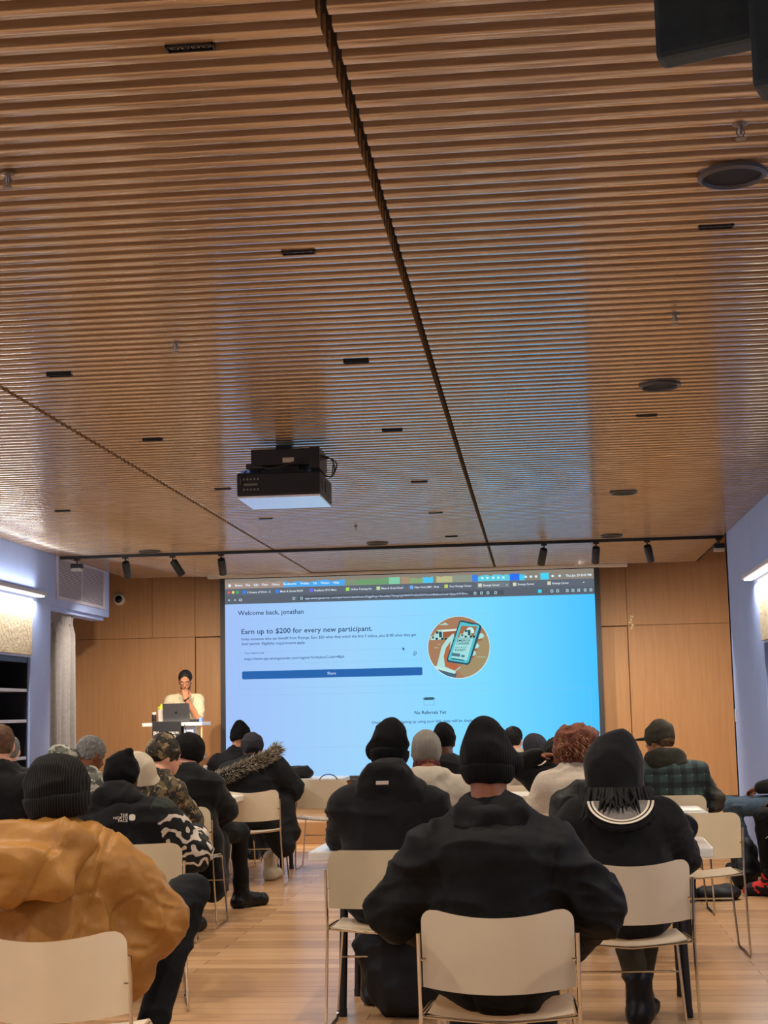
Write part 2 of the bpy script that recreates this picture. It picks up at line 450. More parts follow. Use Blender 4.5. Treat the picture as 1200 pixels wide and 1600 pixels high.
struct(mb.build('ceiling', M_dark))
mb = MB(); mb.box((XL, YE - .02, CZ - .002), (XR, YE, CZ + .07)); mb.box((XL - .012, 15.3, CZ), (XL + .005, YE, CZ + .06)); struct(mb.build('trim_1', M_slat))

# soffit with louvred grille, curtain ------------------------------
mb = MB(); mb.box((-6.25, 15.3, 2.54), (XL, 17.46, 3.7)); struct(mb.build('wall_soffit', M_paint))
gr = thing('louvre_grille', 'white louvred air grille on the soffit above the curtain', 'vent grille', (XL, 15.5, 2.65))
mb = MB(); mb.box((.001, 0, 0), (.004, 1.7, .40)); mb.build('backing', plain('grille_dark', '3a3a48', .8), gr)
mb = MB(); M_gr = plain('grille_white', 'c6c8dc', .5)
for a, b in (((0, -.03, -.03), (.02, 1.73, 0)), ((0, -.03, .40), (.02, 1.73, .418)), ((0, -.03, 0), (.02, 0, .40)), ((0, 1.7, 0), (.02, 1.73, .40)), ((0, .84, 0), (.018, .86, .40))): mb.box(a, b)
mb.build('frame', M_gr, gr)
mb = MB()
for i in range(24): mb.box((.004, 0, .004 + i * .0166), (.014, 1.7, .0125 + i * .0166))
mb.build('louvres', M_gr, gr)

def curtain(name, x, y0, y1, z0, z1, m):
    ny, nz = 150, 24; vs = []; fs = []
    for j in range(nz + 1):
        z = z0 + (z1 - z0) * j / nz; t = j / nz
        for i in range(ny + 1):
            u = i / ny; fold = math.sin(u * PI * 2 * 6.5 + .5 * math.sin(u * 9 + 2.2 * (1 - t))); amp = .075 * (1 - .35 * t) + .012 * math.sin(3 * t + u * 20)
            if t > .93: fold = math.sin(u * PI * 2 * 13) * .55
            yy = y0 + (y1 - y0) * u * (1 - .03 * (1 - abs(2 * t - 1)))
            vs.append((x + amp * fold, yy + .012 * math.sin(u * 50), z))
    for j in range(nz):
        for i in range(ny):
            a = j * (ny + 1) + i; fs.append((a, a + 1, a + ny + 2, a + ny + 1))
    n = len(vs); vs += [(a - .004, b, c) for a, b, c in vs]; fs += [tuple(k + n for k in f)[::-1] for f in fs]
    mb = MB(); mb.add(vs, fs, 0, True); return mb.build(name, m)
M_curt = cloth('grey_linen_curtain', '848387', '929194', .9, 30, .25, .002)
tag(curtain('curtain', -5.12, 15.36, 16.42, STZ + .01 - .22, 2.5, M_curt), 'pale grey pleated curtain hanging under the soffit at the left', 'curtain')
mb = MB(); mb.box((-5.2, 15.32, 2.5), (-5.05, 17.4, 2.54)); struct(mb.build('trim_2', M_paint))

# shelf recesses ---------------------------------------------------
M_navy = plain('blue_black_cabinet', '141925', .4); M_shelf = plain('white_shelf', 'd4d8e6', .4)
def shelving(x, sx, y0, y1, z0, z1, zs, label):
    t = thing('shelving_unit', label, 'shelves', (x + sx * .22, (y0 + y1) / 2, z0))
    dy = (y1 - y0) / 2; h = z1 - z0
    mb = MB(); mb.box((sx * .2, -dy, 0), (sx * .22, dy, h)); mb.box((-.215, dy - .02, 0), (.2, dy, h)); mb.box((-.215, -dy, 0), (.2, -dy + .02, h)); mb.box((-.215, -dy, h - .05), (.2, dy, h)); mb.box((-.215, -dy, 0), (.2, dy, .03))
    mb.build('carcass', M_navy, t)
    for z in zs:
        mb = MB(); mb.box((-.2, -dy + .3, z - z0 - .02), (.2, dy - .02, z - z0 + .01), ch=.003); mb.build('shelf', M_shelf, t)
shelving(XL, -1, 9.0, 14.66, .46, 1.975, (1.66, 1.36, 1.0), 'dark built-in shelving with white shelves in the left wall')
shelving(XR + .42, 1, 9.0, 13.18, .0, 1.875, (1.6, 1.3), 'dark built-in shelving at the right edge of the photo')

# wall light bars --------------------------------------------------
def light_bar(x, sx, y0, y1, z, label, k=1.0):
    t = thing('wall_light_bar', label, 'light', (x, (y0 + y1) / 2, z)); d = (y1 - y0) / 2
    mb = MB(); mb.box((0, -d, .0), (-sx * .11, d, .035), ch=.004); mb.build('housing', plain('bar_housing', 'c9cbdc', .4), t)
    mb = MB(); mb.box((-sx * .02, -d + .01, -.014), (-sx * .09, d - .01, -.001)); mb.build('diffuser', emit('warm_led', 'fff0e2', 2.2), t)
    for nm, zz, rx, e in (('down', -.03, 0, .6), ('up', .06, PI, .14)):  # upward lamp is added to light the ceiling; the diffuser faces down
        l = bpy.data.lights.new('bar_light_' + nm, 'AREA'); l.shape = 'RECTANGLE'; l.size = .08; l.size_y = y1 - y0 - .1
        l.energy = BAR_W * e * k * (1 if sx < 0 or nm == 'down' else .02); l.color = BAR_COL; o = bpy.data.objects.new('bar_light_' + nm, l); COL.objects.link(o)
        o.parent = t; o.location = (-sx * .07, 0, zz); o.rotation_euler = (rx, (0.25 if rx == 0 else -.25) * sx * (1 if rx == 0 else 1), 0)
light_bar(XL, -1, 9.0, 14.84, 2.60, 'glowing linear light bar on the left wall')
light_bar(XR, 1, 9.0, 13.6, 2.46, 'glowing linear light bar on the right wall', .7)
light_bar(XL, -1, 1.0, 6.5, 2.60, 'unseen light bar added nearer along the left wall for extra light')  # added out of view to throw more light on ceiling and walls
light_bar(XR, 1, 1.0, 6.5, 2.46, 'unseen light bar added nearer along the right wall for extra light', .5)  # added likewise on the right, also out of view

# recessed downlights ----------------------------------------------
def downlight(x, y, seen=True):
    side = {-.83: 'left of the main seam', -.8: 'left of the main seam', -2.32: 'in the middle panel near its left seam', .69: 'in the right panel', -3.85: 'in the left panel'}[x]
    rank = sorted(q for q in DL if (q[0] == x or (x in (-.83, -.8) and q[0] in (-.83, -.8))) and q[1] > 3).index((x, y)) if y > 3 and x != -.8 else -1
    if x == -.8: rank = len([q for q in DL if q[0] == -.83 and q[1] > 3])
    nth = ['nearest', 'second', 'third', 'fourth', 'fifth', 'sixth', 'seventh', 'eighth']
    lab = 'small black slot downlight %s, %s' % (side, (nth[rank] + ' from the viewer') if rank > 0 else 'nearest the viewer') if rank >= 0 else 'black slot downlight behind or above the viewer, outside the photo, %g metres along' % y
    t = thing('ceiling_downlight', lab, 'downlight', (x, y, CZ), 0, 'linear downlights recessed in the slatted ceiling')
    mb = MB(); h, w, l = .03, .018, .062
    mb.box((-l, -w, 0), (l, -w + .004, h)); mb.box((-l, w - .004, 0), (l, w, h)); mb.box((-l, -w, 0), (-l + .004, w, h)); mb.box((l - .004, -w, 0), (l, w, h)); mb.box((-l, -w, h - .004), (l, w, h))
    ob = mb.build('housing', M_black, t); ob.location.z = -.008
    mb = MB()
    for i in range(4): mb.lathe([(.009, .012), (.012, .004), (.0125, .003), (.0095, .0035), (.007, .012)], (-.042 + i * .028, 0, -.006), 12)
    mb.build('reflector', plain('reflector_metal', '8a8478', .25, 1.0), t)
    l_ = bpy.data.lights.new('downlight_lamp', 'SPOT'); l_.energy = DOWN_W; l_.color = DOWN_COL; l_.spot_size = math.radians(112); l_.spot_blend = .8; l_.shadow_soft_size = .03
    o = bpy.data.objects.new('downlight_lamp', l_); COL.objects.link(o); o.parent = t; o.location = (0, 0, -.02)
YS = [-1.8, 0, 1.8, 3.63, 5.4, 7.21, 9.06, 11.17, 13.0]
DL = [(x_, y_) for y_ in YS for x_ in (-.83, -2.32)] + [(x_, y_) for y_ in (-1.8, 1.8, 5.35, 8.9, 12.07) for x_ in (.69, -3.85)]
for y in YS:
    downlight(-.83, y); downlight(-2.32, y)
for y in (-1.8, 1.8, 5.35, 8.9, 12.07): downlight(.69, y); downlight(-3.85, y)
downlight(-.8, 14.84)

# ceiling speakers, sprinklers ------------------------------------
def speaker(x, y, label, r=.11):
    t = thing('ceiling_speaker', label, 'speaker', (x, y, CZ))
    mb = MB(); mb.lathe([(r, .0), (r, -.012), (r - .012, -.02), (r - .016, -.012), (r - .018, .0)], (0, 0, 0), 32); mb.build('rim', plain('speaker_rim', '4a4844', .5), t)
    mb = MB(); mb.lathe([(r - .018, -.002), (r - .018, -.008), (r * .4, -.010), (.001, -.010)], (0, 0, 0), 32); mb.build('grille', cloth('speaker_grille', '1c1d1f', '2a2b2c', .7, 200, .5, .002), t)
speaker(.68, 4.81, 'largest round black speaker in the ceiling, top right of the photo')
speaker(.70, 8.04, 'round black ceiling speaker midway down the right ceiling panel')
speaker(.73, 12.1, 'small round ceiling speaker far down the right ceiling panel')
speaker(.78, 15.2, 'round ceiling speaker just before the track above the right spotlights')
speaker(-1.57, 15.2, 'round ceiling speaker just before the track between seams')
speaker(-3.95, 15.29, 'round ceiling speaker just before the track above the left spotlights')
def sprinkler(x, y, label):
    t = thing('sprinkler_head', label, 'sprinkler', (x, y, CZ))
    mb = MB(); mb.lathe([(.022, .0), (.022, -.004), (.008, -.008), (.006, -.03), (.0045, -.034)], seg=14); mb.build('body', plain('sprinkler_metal', '8d8478', .35, .8), t)
    mb = MB(); mb.tube([(-.008, 0, -.012), (-.012, 0, -.03), (-.003, 0, -.045)], .0022, 6); mb.tube([(.008, 0, -.012), (.012, 0, -.03), (.003, 0, -.045)], .0022, 6)
    mb.lathe([(.016, -.045), (.016, -.048), (.002, -.049)], seg=14); mb.build('deflector', _mats['sprinkler_metal'], t)
sprinkler(-1.6, 4.44, 'sprinkler head at the upper left edge of the ceiling')
sprinkler(-1.6, 6.67, 'sprinkler head on the middle ceiling panel above and left of the projector')
sprinkler(.65, 6.57, 'sprinkler head on the right ceiling panel between the two larger speakers')
sprinkler(.65, 4.38, 'sprinkler head beside the largest ceiling speaker at the upper right')
sprinkler(-1.62, 13.77, 'sprinkler head beyond the projector')

# track and spots --------------------------------------------------
mb = MB(); mb.box((XL + .02, 15.535, CZ - .03), (XR - .01, 15.57, CZ)); tag(mb.build('lighting_track', M_black), 'long black lighting track across the ceiling before the stage', 'lighting track')
def spot(x, label, tilt=0.0, yaw=0.0, flat=False):
    t = thing('track_spotlight', label, 'spotlight', (x, 15.55, CZ - .03), 0, None)
    mb = MB(); mb.box((-.03, -.017, -.018), (.03, .017, 0)); mb.tube([(0, 0, -.01), (0, 0, -.05 if not flat else -.06)], .007, 8); mb.build('mount', M_black, t)
    if flat:
        mb = MB(); mb.box((-.055, -.05, -.10), (.055, .05, -.055), ch=.004); mb.build('head', M_black, t)
        mb = MB(); mb.box((-.05, -.045, -.13), (.05, .045, -.10), ch=.004); mb.build('lens', plain('frosted_lens', 'c8c6c0', .3), t)
        return
    R = Matrix.Rotation(yaw, 4, 'Z') @ Matrix.Rotation(tilt, 4, 'X')
    mb = MB(); mb.lathe([(.012, 0), (.036, -.008), (.04, -.02), (.04, -.185), (.036, -.19), (.033, -.17), (.03, -.165)], seg=24); o = mb.build('head', M_black, t); o.matrix_local = Matrix.Translation((0, 0, -.045)) @ R
    mb = MB(); mb.lathe([(.034, -.176), (.034, -.179), (.002, -.18)], seg=24); o = mb.build('lens', plain('spot_glass', '3b3b3d', .1), t); o.matrix_local = Matrix.Translation((0, 0, -.045)) @ R
    l_ = bpy.data.lights.new('spot_lamp', 'SPOT'); l_.energy = TRACK_W; l_.color = TRACK_COL; l_.spot_size = math.radians(125); l_.spot_blend = .7; l_.shadow_soft_size = .03
    o = bpy.data.objects.new('spot_lamp', l_); COL.objects.link(o); o.parent = t
    o.matrix_local = Matrix.Translation((0, 0, -.045)) @ R @ Matrix.Translation((0, 0, -.2))
spot(-4.277, 'black cylinder track spotlight nearest the left wall', .62, 0)
spot(-3.771, 'black cylinder track spotlight tilted sideways, second from the left', .62, -.9)
spot(-3.254, 'black cylinder track spotlight above the left edge of the screen', .62, 0)
spot(.109, 'black cylinder track spotlight above the right part of the screen', .62, .35)
spot(.639, 'black cylinder track spotlight above the right edge of the screen', .62, .1)
spot(1.153, 'black cylinder track spotlight furthest right, over the oak wall', .62, -.35)
spot(-4.80, 'small square black track light with a white lens in front of the grille', flat=True)
spot(1.87, 'small square black track light with a white lens beside the right wall', flat=True)

# projector --------------------------------------------------------
pj = thing('projector', 'large black ceiling projector with cables, its pale underside facing down', 'projector', (-1.56, 9.46, CZ - .005))
M_pj = plain('projector_black', '121214', .5); zc = -CZ + .005
def pb(name, a, b, m, ch=.006, parent=pj):
    mb = MB(); mb.box(a, b, ch=ch); return mb.build(name, m, parent)
body = pb('body', (-.262, -.27, -.350), (.262, .27, -.205), M_pj, .012)
pb('underside', (-.258, -.266, -.363), (.258, .266, -.350), plain('projector_underside', 'eef4fa', .2, coat=1), .003)
mb = MB(); mb.box((-.17, -.27, -.16), (.25, .15, -.06), ch=.004); mb.box((-.2, -.275, -.18), (-.1, .1, -.15)); mb.box((-.05, -.05, -.06), (.05, .05, 0)); mb.box((-.12, -.2, -.205), (.12, .2, -.16)); mb.box((.2, -.28, -.19), (.262, .0, -.06)); mb.build('mount', M_black, pj)
mb = MB()
for zz in (-.245, -.31): 
    for i in range(5): mb.lathe([(.007, 0), (.007, -.004), (.003, -.005)], (-.215 + i * .022, -.271, zz), 10, axis='Y')
mb.box((-.215, -.274, -.285), (-.13, -.27, -.272)); mb.build('ports', plain('port_grey', '77746a', .5, .3), pj)
mb = MB(); mb.box((.262, -.19, -.31), (.266, -.10, -.24)); mb.box((.262, -.05, -.31), (.266, .18, -.24)); mb.build('vent', plain('vent_grey', '2b2c30', .6), pj)
mb = MB(); mb.box((-.235, -.262, -.205), (-.18, -.18, -.185)); mb.build('sticker', plain('blue_tape', '7fa8ff', .4), pj)
mb = MB(); mb.box((.03, -.274, -.148), (.10, -.27, -.118)); mb.build('label', plain('label_paper', 'cfc3a8', .6), pj)
mb = MB()
mb.tube([(-.2, -.27, -.19), (-.23, -.30, -.24), (-.235, -.275, -.28)], .004, 6, round_=.03)
mb.tube([(-.15, -.28, -.165), (-.02, -.30, -.19), (.1, -.29, -.15), (.2, -.28, -.13)], .006, 6, round_=.05)
for i in range(3): mb.tube([(.24, -.26, -.10 - .02 * i), (.31 + .02 * i, -.24, -.12), (.37 - .02 * i, -.20, -.15 - .03 * i), (.33, -.18, -.24), (.27, -.16, -.22)], .0045, 6, round_=.05)
mb.build('cables', M_black, pj)
mb = MB(); mb.lathe([(.055, 0), (.055, .03), (.045, .035), (.04, .02), (.001, .02)], (-.12, .27, -.28), 24, axis='Y'); mb.build('lens', plain('spot_glass', '3b3b3d', .1), pj)

# black panels at the upper right corner ---------------------------
hd = thing('hanging_display', 'black ceiling-hung display, cut off by the upper right corner', 'display', (.30, 2.75, 2.545), math.radians(-21))
mb = MB(); mb.box((-.035, -.03, .02), (1.1, .03, .56), ch=.012); mb.build('panel', cloth('black_coated_steel', '2a3840', '35464f', .5, 20, .25, .002), hd)
mb = MB(); mb.box((.16, -.12, -.11), (.75, -.035, .3), ch=.012); mb.build('back_box', _mats['black_coated_steel'], hd)
mb = MB(); mb.tube([(.5, 0, .5), (.5, 0, .6)], .025, 12); mb.build('pole', M_black, hd)

# wall camera, switch ----------------------------------------------
dc = thing('dome_camera', 'white round security camera with a dark lens high on the oak wall', 'security camera', (-5.30, YB, 2.87))
mb = MB(); mb.lathe([(.075, 0), (.075, -.03), (.062, -.055), (.05, -.06)], seg=28, axis='Y'); mb.build('housing', plain('camera_white', 'e4ddcf', .4), dc)
mb = MB(); mb.lathe([(.05, -.055), (.045, -.07), (.028, -.085), (.001, -.09)], seg=24, axis='Y'); mb.build('lens_dome', plain('dome_black', '0b0b0d', .1), dc)
sw = thing('light_switch', 'small white switch plate on the white wall at the right', 'switch', (XR, 15.30, 1.26))
mb = MB(); mb.box((-.008, -.04, -.06), (0, .04, .06), ch=.002); mb.build('plate', plain('switch_white', 'dcdce4', .4), sw)
mb = MB(); mb.box((-.013, -.012, -.025), (-.008, .012, .025), ch=.002); mb.build('rocker', _mats['switch_white'], sw)
wf = thing('wall_specks', 'cluster of tiny pale specks on the oak wall right of the screen', 'wall fixture', (1.171, YB, 2.40))
mb = MB()  # five pale knobs and a thin bent tube for small unidentified specks
for i in range(5):
    z = -.07 + i * .035; mb.lathe([(.012, 0), (.016, -.012), (.006, -.02)], (.02 * math.sin(i * 2.1), -.01, z), 8, axis='Y')
mb.tube([(0, -.008, -.09), (.01, -.008, 0), (-.005, -.008, .09)], .004, 6); mb.build('body', plain('pale_yellow', 'f2e4b4', .3), wf)

# ---------------------------------------------------------------- projection screen
SY = 18.32
sc_ = thing('projection_screen', 'huge pull-down projection screen showing a web page with a pale blue background', 'projection screen', (-1.5, SY, 2.9))
def S(px, py, d=0.0):
    p = atY(px, py, SY); return (p[0] + 1.5, -d, p[2] - 2.9)
XS0, XS1 = S(352, 1000)[0], S(932, 1000)[0]; ZT = S(352, 905.5)[2]; ZPG = S(352, 944.6)[2]; ZB = .62 - 2.9
PX = SY / F_PX
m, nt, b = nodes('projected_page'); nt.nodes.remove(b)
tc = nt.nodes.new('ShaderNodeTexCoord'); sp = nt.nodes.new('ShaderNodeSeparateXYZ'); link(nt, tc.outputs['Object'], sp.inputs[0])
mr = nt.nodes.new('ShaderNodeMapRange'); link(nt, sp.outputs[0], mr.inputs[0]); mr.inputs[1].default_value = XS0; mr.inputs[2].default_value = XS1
e = nt.nodes.new('ShaderNodeEmission'); link(nt, ramp(nt, mr.outputs[0], [(0, '9dbbf0'), (.35, '9acdf4'), (.7, '78d3fb'), (1, '48bdfd')]), e.inputs[0])  # ramp paints the projection's uneven hot-spot hue into the emission
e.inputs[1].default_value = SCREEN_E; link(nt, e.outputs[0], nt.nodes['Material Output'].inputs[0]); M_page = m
def quad(mb, x0, x1, z0, z1, d, mi=0): mb.add([(x0, -d, z0), (x1, -d, z0), (x1, -d, z1), (x0, -d, z1)], [(0, 1, 2, 3)], mi)
def rrect(x0, x1, z0, z1, r, n=5):
    P = []
    for cx, cz, a0 in ((x1 - r, z0 + r, -PI / 2), (x1 - r, z1 - r, 0), (x0 + r, z1 - r, PI / 2), (x0 + r, z0 + r, PI)):
        for i in range(n + 1):
            a = a0 + PI / 2 * i / n; P.append((cx + r * math.cos(a), cz + r * math.sin(a)))
    return P
mb = MB(); mb.box((XS0 - .06, .0, ZB - .04), (XS1 + .06, .003, ZT + .05)); mb.build('border', plain('screen_black_border', '22242c', .6), sc_)
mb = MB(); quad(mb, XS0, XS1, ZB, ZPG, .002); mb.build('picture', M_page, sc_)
a = S(325, 903); b_ = S(980, 884)
mb = MB(); mb.box((a[0], -.05, .135), (b_[0], .07, .168), ch=.006); mb.build('case', plain('case_white', 'd9d2c6', .5), sc_)
mb = MB(); mb.tube([(XS0 - .06, 0, ZB - .05), (XS1 + .06, 0, ZB - .05)], .018, 10); mb.build('bottom_bar', M_black, sc_)

def flat_text(name, s, px0, py, px1, cap, colr, d=.006, parent=sc_, strength=None):
    """writing as thin flat letters, from px0 to px1, standing on the baseline at py"""
    c = bpy.data.curves.new('t', 'FONT'); c.body = s; c.resolution_u = 2; c.offset = .014 if cap < 6 else .010
    o = bpy.data.objects.new('t', c); COL.objects.link(o); bpy.context.view_layer.update()
    me = bpy.data.meshes.new_from_object(o.evaluated_get(bpy.context.evaluated_depsgraph_get())); bpy.data.objects.remove(o); bpy.data.curves.remove(c)
    P = np.array([v.co[:] for v in me.vertices]); w0, w1 = P[:, 0].min(), P[:, 0].max()
    A = S(px0, py); B = S(px1, py); wx = (B[0] - A[0]) / (w1 - w0); hz = cap * PX / .70
    for v in me.vertices: v.co = (A[0] + (v.co.x - w0) * wx, -d, A[2] + v.co.y * hz)
    me.materials.clear(); me.name = name
    return new_obj(name, me, emit('ink_' + colr, colr, SCREEN_E) if strength is None else strength, parent)
def line_box(mb, px0, py0, px1, py1, t=.3, r=4, d=.004):
    a = S(px0, py0); b = S(px1, py1 + (px1 - px0) * -0.0); x0, x1 = a[0], b[0]; z1 = a[2]; z0 = a[2] - (py1 - py0) * PX
    o = rrect(x0, x1, z0, z1, r * PX); i = rrect(x0 + t * PX, x1 - t * PX, z0 + t * PX, z1 - t * PX, (r - t) * PX); n = len(o)
    mb.add([(x, -d, z) for x, z in o] + [(x, -d, z) for x, z in i], [(k, (k + 1) % n, n + (k + 1) % n, n + k) for k in range(n)])
INK, INK2 = '2c4468', '41608c'
flat_text('page_text', 'Welcome back, jonathan', 371.8, 961.6, 474.7, 7.2, INK)
flat_text('page_text', 'Earn up to $200 for every new participant.', 377.5, 991, 581.9, 8.0, INK)
flat_text('page_text', 'Invite someone who can benefit from Emerge. Earn $20 when they watch the first 5 videos, plus $180 when they get', 377.5, 1000.8, 650.3, 4.2, INK2)
flat_text('page_text', 'their permit. Eligibility requirements apply.', 377.5, 1008.3, 477.3, 4.2, INK2)
flat_text('page_text', 'Your Referral Link', 382.2, 1022, 413, 2.6, INK2)
flat_text('page_text', 'https://www.app.emergecareer.com/register?invitationCode=4Bpb', 382, 1031.6, 538, 4.0, INK2)
flat_text('page_text', 'No Referrals Yet', 647.8, 1116, 697, 5.0, INK)
flat_text('page_text', 'Once users start signing up using your link, they will be displayed here.', 581, 1130.8, 763, 4.0, INK2)
mb = MB(); x0, _, z1 = S(378.3, 1049.2); x1 = S(659.9, 1045)[0]
P = rrect(x0, x1, z1 - 12.6 * PX, z1, 2.2 * PX); mb.poly([(x, -.005, z) for x, z in P])
o = mb.build('share_button', emit('button_blue', '2a62a8', SCREEN_E), sc_)
flat_text('button_text', 'Share', 511.6, 1053.8 + .2, 525, 4.2, 'b9cdf2', .008)
mb = MB(); line_box(mb, 372.6, 969, 770, 1077.6); line_box(mb, 378.3, 1019.5, 659, 1038.5, .3, 2); line_box(mb, 372.6, 1087, 926, 1170)
mb.build('card_outlines', emit('ink_line', '8fb3dc', SCREEN_E), sc_)
mb = MB(); line_box(mb, 645.3, 1019.6, 649.5, 1024.6, .6, 1); line_box(mb, 647, 1017.6, 651, 1022.8, .6, 1); mb.build('copy_icon', emit('ink_' + INK2, INK2, SCREEN_E), sc_)
mb = MB(); mb.poly([S(629, 1011, .006), S(629.2, 1016, .006), S(630.3, 1014.8, .006), S(631.3, 1017, .006), S(632, 1016.6, .006), S(631.2, 1014.5, .006), S(632.4, 1014.2, .006)]); mb.build('cursor', emit('ink_dark', '20304a', SCREEN_E), sc_)
mb = MB(); line_box(mb, 662, 1093.5, 679, 1102, .5, 1); mb.build('box_icon', emit('ink_box', '6d93a8', SCREEN_E), sc_)
mb = MB(); mb.poly([S(660.5, 1092, .005), S(664.5, 1089.6, .005), S(676.5, 1089.2, .005), S(680, 1091.4, .005), S(676, 1093.6, .005), S(665, 1094, .005)]); mb.build('box_lid_icon', emit('ink_lid', '3d5c6d', SCREEN_E), sc_)

# browser bars
def zrow(px, py): return S(px, py)[2]
z_a, z_b, z_c, z_d = ZT, zrow(352, 920.8), zrow(352, 931.2), ZPG
mb = MB(); quad(mb, XS0, XS1, z_b, z_a, .0025); mb.build('desktop_strip', emit('desk', '877f74', SCREEN_E), sc_)
mb = MB(); quad(mb, XS0, XS1, z_c, z_b, .0028, 0); mb.build('tab_bar', emit('tabbar', '5d6672', SCREEN_E), sc_)
mb = MB(); quad(mb, XS0, XS1, z_d, z_c, .0028, 0); mb.build('tool_bar', emit('toolbar', '59616c', SCREEN_E), sc_)
def patch(name, px0, px1, z0, z1, colr, d=.0035, rag=0):
    a = S(px0, 915)[0]; b = S(px1, 915)[0]; mb = MB()
    if rag:
        n = 10; P = [(a + (b - a) * i / n, -d, z1 - rnd.random() * rag) for i in range(n, -1, -1)]; mb.poly([(a, -d, z0), (b, -d, z0)] + P)
    else: quad(mb, a, b, z0, z1, d)
    return mb.build(name, emit('pc_' + colr, colr, SCREEN_E), sc_)
zt, zb2 = z_a - .012, z_b + .004; zt = z_b + .085
for p0, p1, c, rg in ((352.5, 444, 'a08a80', .02), (443.7, 538.7, '4ea3e8', .03), (539, 556, '7f8f74', .02), (556, 608, '6c9a6e', .03), (608, 625, '7fc6a6', 0), (627, 640, 'a08b72', 0), (640, 661, '86a374', .03), (661, 677, '4fc0ee', .02),
                      (682, 707, 'b5b487', .01), (707, 738, '8b9285', .0), (738, 747, '3f7fe0', 0), (747, 797, '5cc4d8', .03), (797, 812, '2f6fe8', 0), (812, 820, '48c4ea', .02), (845, 858, '46cdf0', 0)):
    patch('wallpaper', p0, p1, zb2, zt, c, .0035, rg)
def bar_text(s, px0, px1, z, cap, c='dbe4ee'):
    y = 915 - (z - S(px0, 915)[2]) / PX; return flat_text('bar_text', s, px0, y, px1, cap, c, .0055)
zm = z_b + .030; ztab = z_c + .026; zto = z_d + .038
for s, p0, p1 in (('Brave', 367.5, 379), ('File', 384, 391), ('Edit', 397, 404), ('View', 409, 419), ('History', 425, 437), ('Bookmarks', 443, 463), ('Profiles', 470, 483), ('Tab', 489, 495), ('Window', 501, 515), ('Help', 521, 530), ('Thu Jan 29 8:43 PM', 884, 924)): bar_text(s, p0, p1, zm, 3.6, 'd8eefa')
for s, p0, p1, ic in (('5 Streams of Work - C', 386.7, 423, '3f7fe0'), ('Meet & Greet RSVP: ', 438, 474, '3f7fe0'), ('Feedback: NYC Meet', 491, 526, '6a6fe0'), ('Online Training No', 548, 581, '9fd860'), ('Meet & Greet Email -', 596, 632, 'b9d6a0'),
                      ('New York DMV - Bran', 648, 686, '6fa8e8'), ('Your Emerge Career', 702, 737, 'b9c860'), ('Emerge Career', 755, 781, 'cfd0b8'), ('Emerge Career', 809, 835, 'cfd0b8'), ('Emerge Career', 863, 889, 'cfd0b8')):
    bar_text(s, p0, p1, ztab, 3.0); patch('tab_icon', p0 - 7.6, p0 - 2.2, ztab - .008, ztab + .034, ic, .005)
bar_text('+', 910.5, 913.5, ztab, 3); bar_text('x', 791, 793.4, ztab, 3)
bar_text('app.emergecareer.com/partners/dashboard?tgpKey=Accafty', 476.7, 610, zto, 3.2, 'b9cbe6'); bar_text('C0vJwgnLJptN4tAVVw2Ssd2QVGxwobMc&utmCode=AJtqavXYPdDev...', 610, 733, zto, 3.2, 'b9cbe6')
bar_text('<', 356.5, 359.5, zto, 4.2); bar_text('>', 366, 369, zto, 4.2); bar_text('O', 373.5, 378.5, zto, 4.2)
for k, c in enumerate(('e05a58', 'e6d86a', '46b860')):
    mb = MB(); a = S(357.8 + k * 6.6, 925)[0]; z = (z_b + z_c) / 2; mb.poly([(a + 2.2 * PX * math.cos(t * PI / 8), -.005, z + 2.2 * PX * math.sin(t * PI / 8)) for t in range(16)]); mb.build('window_button', emit('pc_' + c, c, SCREEN_E), sc_)
mb = MB(); a = S(359, 915)[0]; mb.poly([(a + 2.3 * PX * math.cos(t * PI / 8), -.005, zm + .012 + 2.3 * PX * math.sin(t * PI / 8)) for t in range(16)]); mb.build('menu_icon', emit('ink_d8eefa', 'd8eefa', SCREEN_E), sc_)
mb = MB()
for p in (459, 471, 742, 752, 762, 774, 862, 871, 886, 895, 904, 914, 923):
    a = S(p, 915)[0]; o_ = rrect(a - 1.9 * PX, a + 1.9 * PX, zto - .004, zto + .028, .006, 3); i_ = rrect(a - 1.2 * PX, a + 1.2 * PX, zto + .002, zto + .022, .003, 3); n = len(o_)
    mb.add([(x, -.005, z) for x, z in o_ + i_], [(k, (k + 1) % n, n + (k + 1) % n, n + k) for k in range(n)])
for p in (754, 762, 771, 779, 787, 822, 830, 838, 864, 875):
    a = S(p, 915)[0]; mb.poly([(x, -.005, z) for x, z in rrect(a - 1.9 * PX, a + 1.9 * PX, zm, zm + .026, .008, 3)])
mb.build('bar_icons', emit('ink_c4ecf4', 'c4ecf4', SCREEN_E), sc_)
patch('tool_icon', 840.5, 846, zto - .006, zto + .034, '3fd0ea', .005)
patch('address_field', 466, 787, zto - .014, zto + .042, '4c545f', .0032)
patch('active_tab', 745, 796, z_c + .008, z_b - .008, '6f7a80', .0032)

